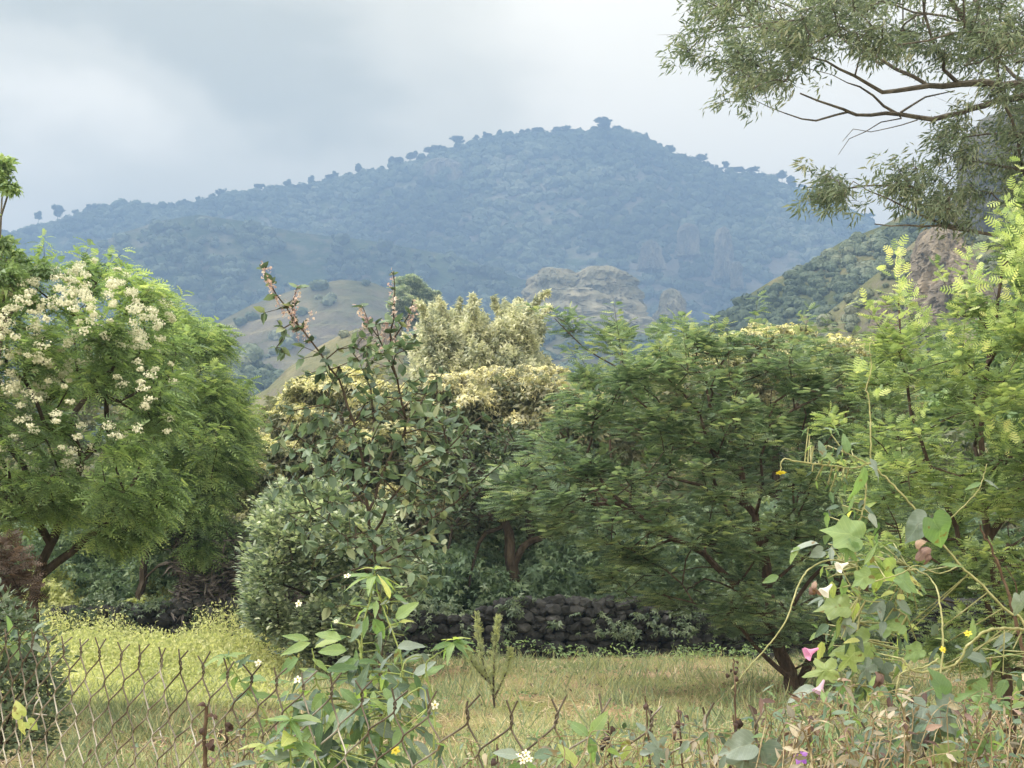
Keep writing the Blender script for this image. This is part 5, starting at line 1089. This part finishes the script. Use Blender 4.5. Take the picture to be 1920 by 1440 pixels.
w = Plant('leafy_weed', 'small leafy sprig poking up right of the tall weed in front of the stone wall', 'weed', (800, 1700, 1.85), M_stem_g, 2)
w.st([(800, 1700, 1.85), (806, 1500, 1.85), (815, 1350, 1.86), (800, 1262, 1.86), (806, 1236, 1.86), (848, 1212, 1.87)], .002, .001, True)
w.whorl(848, 1205, 1.87, 52, 8, FR, -.1); w.whorl(850, 1200, 1.87, 34, 5, YL, .4); w.done()
w = Plant('leafy_weed', 'slim weed with narrow leaves on the fence left of the tall weed', 'weed', (520, 1700, 2.05), M_stem_g, 3)
q = w.st([(560, 1700, 2.05), (545, 1420, 2.05), (505, 1350, 2.05), (465, 1300, 2.05), (440, 1260, 2.05), (424, 1232, 2.05)], .0022, .001, True); Y = 2.03
w.whorl(424, 1232, Y, 48, 7, FR, .1)
for a in [(440, 1262, 46, 190, FR, .8), (450, 1280, 46, -30, FR, .6), (440, 1270, 40, 250, FR, .8), (465, 1300, 44, 200, DP, .6), (470, 1305, 48, 10, FR, .5), (445, 1255, 40, 60, DP, .6), (500, 1278, 70, 165, FR, .7), (505, 1280, 40, 10, FR, .6), (510, 1350, 46, 190, FR, .6)]: w.lf(a[0], a[1], Y, a[2], a[3], L_LANCE, a[4], a[5])
w.along(q, 12, .03, L_LANCE, [FR, DP, FR], t0=.3)
w.flower(484, 1243, Y, 14, M_white, 5); w.done()
w = Plant('leafy_weed', 'low bright-leaved weed in front of the fence at the foot of the tall weed', 'weed', (520, 1700, 1.7), M_stem_g, 4)
q = w.st([(530, 1700, 1.72), (545, 1500, 1.72), (545, 1400, 1.72), (545, 1340, 1.72)], .0022, .0012, True)
w.whorl(545, 1352, 1.72, 56, 7, FR, .2); w.whorl(500, 1400, 1.72, 50, 6, YL, .2); w.whorl(556, 1395, 1.72, 60, 7, FR, .1); w.along(q, 10, .04, L_OVATE, [FR, YL, BL], t0=.5); w.done()
w = Plant('creeper', 'small round-leaved creeper on the fence at the lower left', 'vine', (40, 1700, 2.38), M_stem_g, 5)
w.st([(60, 1700, 2.4), (52, 1500, 2.4), (40, 1400, 2.4), (44, 1340, 2.4)], .0015, .0008, True)
for a in ((42, 1345, 34, 120, YL, .8), (44, 1352, 32, 250, YL, .9), (50, 1352, 26, -30, YL, .7)): w.lf(a[0], a[1], 2.37, a[2], a[3], L_HEART, a[4], a[5], .9, .0)
w.done()
w = Plant('creeper', 'pale leafy creeper clinging to the left end of the fence top', 'vine', (20, 1700, 2.5), M_stem_g, 6)
q = w.st([(-20, 1700, 2.52), (-10, 1400, 2.52), (0, 1240, 2.52), (40, 1200, 2.5), (58, 1185, 2.5)], .002, .001, True)
w.fill([(-60, 1230), (-20, 1170), (30, 1180), (70, 1175), (60, 1205), (20, 1225)], 2.5, .05, 60, .028, L_OVATE, [FR, DP, BL], .2); w.done()

# ---- the climbing vine on the right
v = Plant('climbing_vine', 'climbing vine with large lobed leaves and pink flowers at the right of the fence', 'vine', (1900, 1700, 1.75), M_stem_p, 7)
Y = 1.75
a1 = v.st([(1990, 1720, Y), (1960, 1400, Y), (1926, 1185, Y), (1880, 1138, Y), (1800, 1058, Y), (1745, 993, Y), (1690, 925, Y), (1632, 868, Y)], .0025, .0014, True)
a2 = v.st([(1632, 868, Y), (1632, 800, Y), (1629, 745, Y), (1624, 728, Y), (1634, 690, Y), (1630, 655, Y), (1637, 630, Y)], .0013, .0005)
a3 = v.st([(1632, 868, Y), (1600, 878, Y), (1565, 874, Y), (1530, 870, Y), (1490, 864, Y), (1472, 860, Y), (1464, 868, Y), (1464, 882, Y)], .0014, .0008)
a4 = v.st([(1625, 868, Y), (1600, 855, Y), (1583, 848, Y)], .0012, .0008)
a5 = v.st([(1372, 1292, Y - .1), (1405, 1250, Y - .1), (1445, 1205, Y - .1), (1475, 1160, Y - .1), (1500, 1090, Y - .08), (1525, 1062, Y - .05), (1560, 1050, Y - .03), (1600, 1060, Y)], .0009, .0014)
a6 = v.st([(1735, 1700, Y - .1), (1745, 1400, Y - .1), (1768, 1225, Y - .1), (1762, 1130, Y - .08), (1745, 1085, Y - .05), (1700, 1060, Y)], .0018, .0011, True)
a7 = v.st([(1600, 1700, Y), (1590, 1420, Y), (1600, 1250, Y), (1612, 1120, Y), (1600, 1010, Y), (1618, 960, Y), (1625, 900, Y)], .0022, .0012, True)
a8 = v.st([(1925, 1180, Y), (1860, 1180, Y - .1), (1815, 1210, Y - .1), (1790, 1245, Y - .1), (1720, 1260, Y - .1), (1690, 1235, Y - .1)], .0022, .0014)
a9 = v.st([(1760, 1235, Y - .1), (1735, 1250, Y - .1), (1690, 1262, Y - .1), (1680, 1300, Y - .1)], .0014, .001)
b1 = v.st([(1750, 1000, Y), (1790, 965, Y - .02), (1830, 925, Y - .03), (1842, 900, Y - .03), (1850, 870, Y - .03)], .0010, .0006)
b2 = v.st([(1700, 1155, Y - .05), (1660, 1130, Y - .05), (1610, 1120, Y - .05), (1570, 1050, Y - .05)], .001, .0008)
b3 = v.st([(1800, 1060, Y), (1760, 1075, Y - .04), (1720, 1060, Y - .08), (1690, 1075, Y - .08), (1640, 1090, Y - .08)], .001, .0008)
for a in [(1620, 875, 88, -98, L_OVATE, FR, .55, .2, 0), (1630, 868, 56, -35, L_HEART, BL, .8, .3, .2), (1742, 968, 78, 218, L_HEART, BL, .55, .7, 0), (1745, 965, 92, -58, L_HEART, FR, .3, .9, 0), (1625, 1015, 100, 155, L_LOBED, FR, .8, .8, 0), (1600, 1010, 60, 240, L_LOBED, FR, .6, .8, 0),
          (1536, 1020, 62, 170, L_OVATE, BL, .95, .1, .1), (1500, 1025, 44, 220, L_OVATE, FR, .8, .4, 0), (1545, 1032, 36, 200, L_HEART, BL, .7, .7, 0), (1655, 1040, 95, -95, L_LOBED, YL, .4, .8, 0), (1640, 1075, 60, 200, L_LOBED, FR, .8, .8, 0), (1670, 1080, 74, -20, L_LOBED, FR, .6, .6, 0), (1668, 1125, 80, -95, L_OVATE, BL, .25, .5, 0), (1660, 1125, 50, 210, L_OVATE, BL, .5, .5, 0), (1680, 1125, 50, -30, L_OVATE, BL, .5, .5, 0),
          (1600, 1140, 84, 175, L_LOBED, YL, .3, .6, 0), (1700, 1170, 84, 175, L_LOBED, FR, .7, .6, 0), (1600, 1165, 46, -130, L_HEART, BL, .9, .9, 0), (1640, 1200, 96, 190, L_LOBED, YL, .3, .9, 0), (1610, 1215, 70, 230, L_LOBED, YL, .5, .9, 0), (1575, 1255, 76, 185, L_LOBED, YL, .4, .8, 0), (1660, 1235, 70, -110, L_LOBED, BL, .4, .9, 0), (1640, 1240, 56, 215, L_LOBED, BL, .5, .7, 0), (1735, 1215, 56, 200, L_LOBED, FR, .8, .6, 0), (1740, 1225, 60, -30, L_OVATE, YL, .4, .6, 0),
          (1530, 1290, 70, 200, L_OVATE, BL, .9, .3, .1), (1500, 1310, 56, -110, L_OVATE, FR, .8, .6, 0), (1460, 1080, 40, 200, L_OVATE, FR, .6, .5, 0), (1560, 1090, 40, -90, L_OVATE, YL, .7, .5, 0), (1580, 1085, 50, -80, L_OVATE, FR, .7, .7, 0), (1760, 1060, 60, 5, L_NARROW, FR, .6, .3, 0), (1620, 1060, 60, 60, L_NARROW, FR, .8, .4, 0), (1590, 960, 44, 70, L_NARROW, FR, .6, .4, 0), (1566, 870, 40, 130, L_OVATE, FR, .8, .5, 0), (1590, 850, 46, 95, L_OVATE, FR, .4, .4, 0), (1545, 858, 40, 100, L_OVATE, DP, .8, .4, 0),
          (1842, 905, 44, 200, L_LANCE, FR, .4, .5, 0), (1845, 900, 40, -20, L_LANCE, BL, .5, .4, 0), (1820, 1200, 50, 80, L_OVATE, FR, .8, .5, 0), (1850, 1240, 60, 160, L_OVATE, BL, .4, .6, 0), (1910, 1110, 60, -80, L_HEART, BL, .8, .7, 0), (1900, 1190, 50, 200, L_OVATE, BL, .6, .5, 0), (1860, 1290, 70, 190, L_LOBED, FR, .6, .7, 0)]:
    v.lf(a[0], a[1], Y - .05 + v.rng.normal() * .015, a[2] * .82, a[3], a[4], a[5], a[6], a[7], a[8])
v.fill([(1540, 960), (1620, 930), (1660, 1000), (1720, 1060), (1720, 1180), (1700, 1290), (1560, 1300), (1530, 1200), (1545, 1100)], Y + .04, .09, 280, .021, L_OVATE + L_LANCE, [FR, BL, FR, DP, YL], .3)
v.fill([(1510, 800), (1580, 790), (1620, 850), (1600, 900), (1560, 930), (1520, 900)], Y + .01, .03, 46, .016, L_LANCE + L_NARROW, [FR, DP, FR], .1)
v.fill([(1720, 1180), (1820, 1170), (1920, 1230), (1920, 1330), (1740, 1320)], Y, .08, 46, .026, L_OVATE + L_LANCE, [FR, BL, DP], .3)
for a in ((1745, 1030, 40, 200, .7), (1735, 1035, 34, -70, .6), (1720, 1030, 34, 60, .9), (1640, 1260, 40, -60, .5), (1655, 1265, 36, 230, .4), (1625, 1090, 36, -100, .3), (1530, 1090, 34, -100, .8), (1520, 1100, 30, -80, .6)): v.lf(a[0], a[1], Y - .06, a[2], a[3], L_DRY, DR, a[4])
v.bell(1534, 1216, Y - .1, 26, M_pink, 200, label='pink trumpet flower'); v.bell(1545, 1275, Y - .1, 26, M_lilac, 240, label='faded lilac flower'); v.bell(1935, 1300, Y - .1, 34, M_blush, 100, label='pale peach flower at the frame edge')
v.bell(1590, 1056, Y - .1, 22, M_white, 200, 'bud', 'white folded bud'); v.bell(1560, 1096, Y - .1, 24, M_white, 220, 'bud', 'white folded bud')
v.flower(1464, 886, Y, 20, M_yellow, 7, (0, -.2, -1), label='yellow hanging daisy flower'); v.flower(1768, 1218, Y - .12, 14, M_yellow, 6, label='small yellow flower'); v.flower(1815, 1188, Y - .12, 17, M_yellow, 6, label='small yellow flower')
v.done()

# ---- young shoot with upright pale tips just right of the vine
s_ = Plant('bare_stalk', 'dark bare stalk leaning behind the vine at the right edge', 'stalk', (1920, 1700, 2.1), M_stem_d, 8)
s_.st([(1960, 1700, 2.1), (1930, 1300, 2.1), (1900, 1150, 2.1), (1868, 1050, 2.1), (1838, 985, 2.1)], .0055, .0016, True)
s_.st([(1915, 1200, 2.1), (1895, 1120, 2.1), (1865, 1050, 2.1)], .0014, .0008); s_.st([(1905, 1170, 2.1), (1905, 1100, 2.1), (1885, 1060, 2.1)], .0014, .0008)
s_.st([(1850, 1480, 2.2), (1856, 1330, 2.2), (1860, 1230, 2.2)], .004, .002); s_.done()
s_ = Plant('dried_stalk', 'thick dark brown dried stalk standing at the fence on the lower left', 'stalk', (385, 1700, 2.0), M_stem_d, 9)
s_.st([(388, 1700, 1.98), (384, 1500, 1.98), (383, 1400, 1.98), (387, 1325, 1.98)], .0058, .0032, True)
for a in ((385, 1325, 22, 150, .2), (388, 1345, 24, 20, .3), (384, 1365, 26, 230, .2), (400, 1340, 18, -60, .4), (386, 1395, 26, -30, .2)): s_.lf(a[0], a[1], 1.97, a[2], a[3], L_DRY, DR, a[4])
s_.done()
def dry_hang(px, py, n, size, seed, label, tint=.15, stalk=60):
    Yf = fence_Y(px) + .03; h = Plant('dried_weed', label, 'weed', (px, 1700, Yf), M_stem_d, seed)
    h.st([(px + 14, 1700, Yf), (px + 10, 1480, Yf), (px + 4, py + stalk, Yf), (px, py, Yf)], .0022, .001, True)
    for k in range(n): h.lf(px + h.rng.normal() * 5, py + 8 + k * size * .42 + h.rng.normal() * 3, Yf - .03 + h.rng.normal() * .008, size * h.rng.uniform(.7, 1.2), h.rng.uniform(200, 340), L_DRY, DR, tint + h.rng.uniform(-.1, .12))
    h.done()
dry_hang(1375, 1340, 9, 26, 20, 'dark curled dried weed hanging over the fence right of the centre')
dry_hang(1272, 1325, 6, 24, 21, 'dried forked weed top with two drooping leaves beside the dark curled one', .25)
dry_hang(932, 1395, 5, 22, 22, 'small brown dried weed under the green sapling')
dry_hang(1140, 1352, 5, 26, 23, 'dark withered leaf bunch on the fence wires near the bottom centre', .1)
dry_hang(1210, 1305, 3, 18, 24, 'thin dark dried twig standing above the fence top', .1)
dry_hang(422, 1345, 4, 20, 25, 'little withered weed right of the thick brown stalk', .2)
dry_hang(1375, 1235, 6, 13, 26, 'thin dry seed stalk in front of the acacia trunk', .1)

def tangle(x0, x1, y0, y1, ns, nl, seed, label, mats, Y0=None, leaf=.014, stemm=None, upright=.6, tpls=None):
    px = (x0 + x1) / 2; Yc = Y0 or fence_Y(px); t = Plant('tangled_weed', label, 'weed', (px, 1700, Yc), stemm or M_stem_s, seed); r = t.rng
    for k in range(int(ns * 2)):
        a = r.uniform(x0 - 20, x1 + 20); topy = y0 + (y1 - y0) * r.random() ** 1.3; lean = r.normal() * 60; Yk = Yc + r.normal() * .10
        Q = t.st([(a - lean * 1.4, 1700, Yk), (a - lean * .7, 1500, Yk), (a - lean * .15 + r.normal() * 8, topy + 60, Yk + r.normal() * .02), (a + r.normal() * 12, topy + 15, Yk + r.normal() * .02), (a + lean * .5 + r.normal() * 12, topy + r.uniform(-8, 22), Yk)], r.uniform(.0008, .0016), .0004, k < 3)
        t.along(Q, int(nl / ns * .75) + 1, leaf, tpls or (L_OVATE + L_LANCE + L_NARROW), mats, .3, 1, .35)
    t.done(); return t
tangle(1440, 1560, 1285, 1440, 20, 190, 30, 'tangle of straw stems below the pink flower', [PL, DP, FR, DR, FR, DP])
tangle(1560, 1690, 1265, 1440, 24, 230, 31, 'tangle of straw stems and rusty leaves below the vine leaves', [PL, DR, FR, DP, DP, FR])
tangle(1690, 1810, 1280, 1440, 22, 190, 32, 'mixed green and dry tangle round the big blue-green leaf', [PL, DP, FR, DR, BL])
tangle(1810, 1960, 1290, 1440, 22, 190, 33, 'weedy tangle in the bottom right corner', [FR, DP, PL, DR, FR])
tangle(1180, 1330, 1345, 1440, 16, 100, 34, 'low green and grey weeds on the fence right of the centre', [FR, BL, DP, PL, BL])
tangle(1330, 1450, 1350, 1440, 13, 80, 35, 'low pale weeds under the dark curled dried weed', [PL, FR, BL, DP])
tangle(1030, 1180, 1350, 1440, 14, 70, 36, 'sparse weeds with a few broad leaves at the bottom centre', [FR, BL, PL, DP])
tangle(820, 1030, 1375, 1440, 11, 46, 37, 'sparse low weeds with white flowers at the bottom centre', [FR, PL, FR, DP])
tangle(400, 520, 1330, 1440, 16, 90, 38, 'dry straw-coloured weeds between the brown stalk and the leafy weed', [PL, PL, DR, DP, FR])
tangle(200, 390, 1370, 1440, 13, 50, 39, 'low dry weeds behind the fence left of the brown stalk', [PL, DR, DP], 2.5)
tangle(1480, 1700, 1330, 1440, 18, 150, 47, 'nearest brown tangle in front of the fence at the right', [PL, DR, PL, DP, PL], 1.35, .012)
b = Plant('broad_leaved_weed', 'weed with big drooping blue-green lobed leaves at the bottom right', 'weed', (1760, 1700, 1.5), M_stem_g, 48)
b.st([(1790, 1700, 1.5), (1780, 1500, 1.5), (1762, 1380, 1.5), (1742, 1318, 1.5)], .0024, .0014, True); b.st([(1775, 1450, 1.5), (1840, 1340, 1.5), (1800, 1310, 1.5), (1760, 1305, 1.5)], .0014, .001)
for a in ((1742, 1318, 95, 245, L_HEART, BL, .55), (1748, 1318, 92, -35, L_HEART, BL, .6), (1745, 1322, 100, -85, L_LOBED, BL, .45), (1768, 1305, 56, 110, L_HEART, FR, .4), (1800, 1400, 66, 200, L_LOBED, YL, .5), (1840, 1380, 60, -60, L_LOBED, FR, .6), (1700, 1400, 60, 200, L_OVATE, BL, .4), (1660, 1400, 66, 160, L_HEART, BL, .3)): b.lf(a[0], a[1], 1.47, a[2], a[3], a[4], a[5], a[6], .6, -.1)
b.done()
b = Plant('broad_leaved_weed', 'weed with one spreading blue-green lobed leaf under the dark curled weed', 'weed', (1420, 1700, 1.42), M_stem_g, 49)
b.st([(1430, 1700, 1.42), (1425, 1500, 1.42), (1418, 1395, 1.42)], .002, .0012, True)
for a in ((1418, 1393, 90, 235, L_LOBED, BL, .6), (1418, 1393, 86, -60, L_LOBED, BL, .5), (1416, 1393, 70, 190, L_HEART, BL, .7), (1240, 1430, 60, 100, L_LOBED, BL, .6)): b.lf(a[0], a[1], 1.41, a[2], a[3], a[4], a[5], a[6], .6, -.1)
b.flower(1500, 1418, 1.42, 34, M_purple, 5, label='small purple flower'); b.done()
b = Plant('broad_leaved_weed', 'weed with two pointed pale green leaves standing up at the bottom centre', 'weed', (1110, 1700, 1.55), M_stem_g, 50)
b.st([(1115, 1700, 1.55), (1110, 1500, 1.55), (1106, 1400, 1.55), (1104, 1372, 1.55)], .0018, .001, True)
for a in ((1106, 1378, 52, 50, L_OVATE, FR, .9), (1102, 1380, 44, 130, L_OVATE, FR, .6), (1104, 1380, 60, -75, L_LANCE, FR, .5), (1180, 1385, 44, 250, L_OVATE, YL, .5), (1215, 1420, 44, 230, L_OVATE, YL, .6), (1080, 1440, 50, 120, L_OVATE, YL, .6)): b.lf(a[0], a[1], 1.54, a[2], a[3], a[4], a[5], a[6], .6, 0)
b.done()
b = Plant('white_flowered_weed', 'low weed with a cluster of small white flowers at the bottom edge', 'weed', (985, 1700, 1.5), M_stem_g, 51)
q = b.st([(990, 1700, 1.5), (985, 1500, 1.5), (983, 1425, 1.5)], .002, .001, True)
for a in ((975, 1418, 50, 170, L_OVATE, BL, .7), (1000, 1420, 50, 20, L_OVATE, DP, .6), (990, 1430, 50, -60, L_OVATE, FR, .6), (975, 1430, 44, 230, L_OVATE, FR, .4)): b.lf(a[0], a[1], 1.49, a[2], a[3], a[4], a[5], a[6], .6, 0)
for (x, y) in ((974, 1416), (986, 1412), (992, 1423), (980, 1426)): b.flower(x, y, 1.47, 16, M_white, 5)
b.done()

# ---- feathery sapling out in the field
def sapling():
    Y = 16.6; rng = np.random.default_rng(66); T = lambda L: np.array([W(p[0], p[1], Y) for p in L]); b = W(926, 1322, Y); root = root_at('sapling', (b[0], b[1], 0), 'small feathery yellow-green sapling standing alone in the field', 'sapling')
    g = Geo(); gl = Geo(); paths = [T([(928, 1328), (922, 1290), (905, 1240), (897, 1190), (893, 1150)]), T([(925, 1300), (926, 1250), (930, 1200), (936, 1155)]), T([(926, 1310), (945, 1270), (955, 1240), (956, 1218)]), T([(918, 1280), (900, 1262), (884, 1240), (872, 1215)])]
    for p in paths:
        Q = smooth_path(p, 10); tube(g, Q, np.linspace(.014, .004, len(Q)), 5); m = 270; f = .12 + .88 * rng.random(m) ** .8; i = (f * (len(Q) - 1)).astype(int); wv = .06 * np.sin(np.pi * np.clip((f - .1) / .9 * .85 + .1, 0, 1))
        P = Q[i] + rand_dirs(rng, m) * wv[:, None] * rng.random(m)[:, None]; d = rand_dirs(rng, m) * .7 + [0, 0, .8]
        inst(gl, T_PIN5, P, frames(d, rand_dirs(rng, m)), .055 * (.6 + .6 * rng.random(m)), np.clip(.15 + .5 * rng.random(m), 0, 1))
    part('trunk', g, M_bark, root); part('crown', gl, M_lf_tip2, root)
M_lf_tip2 = leaf_mat('sapling_leaf', [(.09, .13, .035), (.15, .19, .06), (.22, .25, .09), (.3, .3, .13)], .5, .6, .25, 2)
sapling()

# ================================================================== air
def make_haze():
    x0, x1, y0, y1, z0, z1 = -1500, 1500, -40, 2560, -6, 600
    V = A([x0, y0, z0], [x1, y0, z0], [x1, y1, z0], [x0, y1, z0], [x0, y0, z1], [x1, y0, z1], [x1, y1, z1], [x0, y1, z1])
    F = np.array([[0, 3, 2, 1], [4, 5, 6, 7], [0, 1, 5, 4], [1, 2, 6, 5], [2, 3, 7, 6], [3, 0, 4, 7]])
    m = bpy.data.materials.new('haze_air'); m.use_nodes = True; nt = m.node_tree; nt.nodes.clear()
    o = nnode(nt, 'ShaderNodeOutputMaterial'); v = nnode(nt, 'ShaderNodeVolumePrincipled')
    v.inputs['Color'].default_value = (.23, .355, .59, 1); v.inputs['Density'].default_value = .00070; v.inputs['Anisotropy'].default_value = .1
    nt.links.new(v.outputs[0], o.inputs['Volume'])
    g = Geo(); g.add(V, F); tag(link('haze', g.mesh('haze', m)), 'thin blue haze filling the valley', 'haze', kind='stuff')
make_haze()
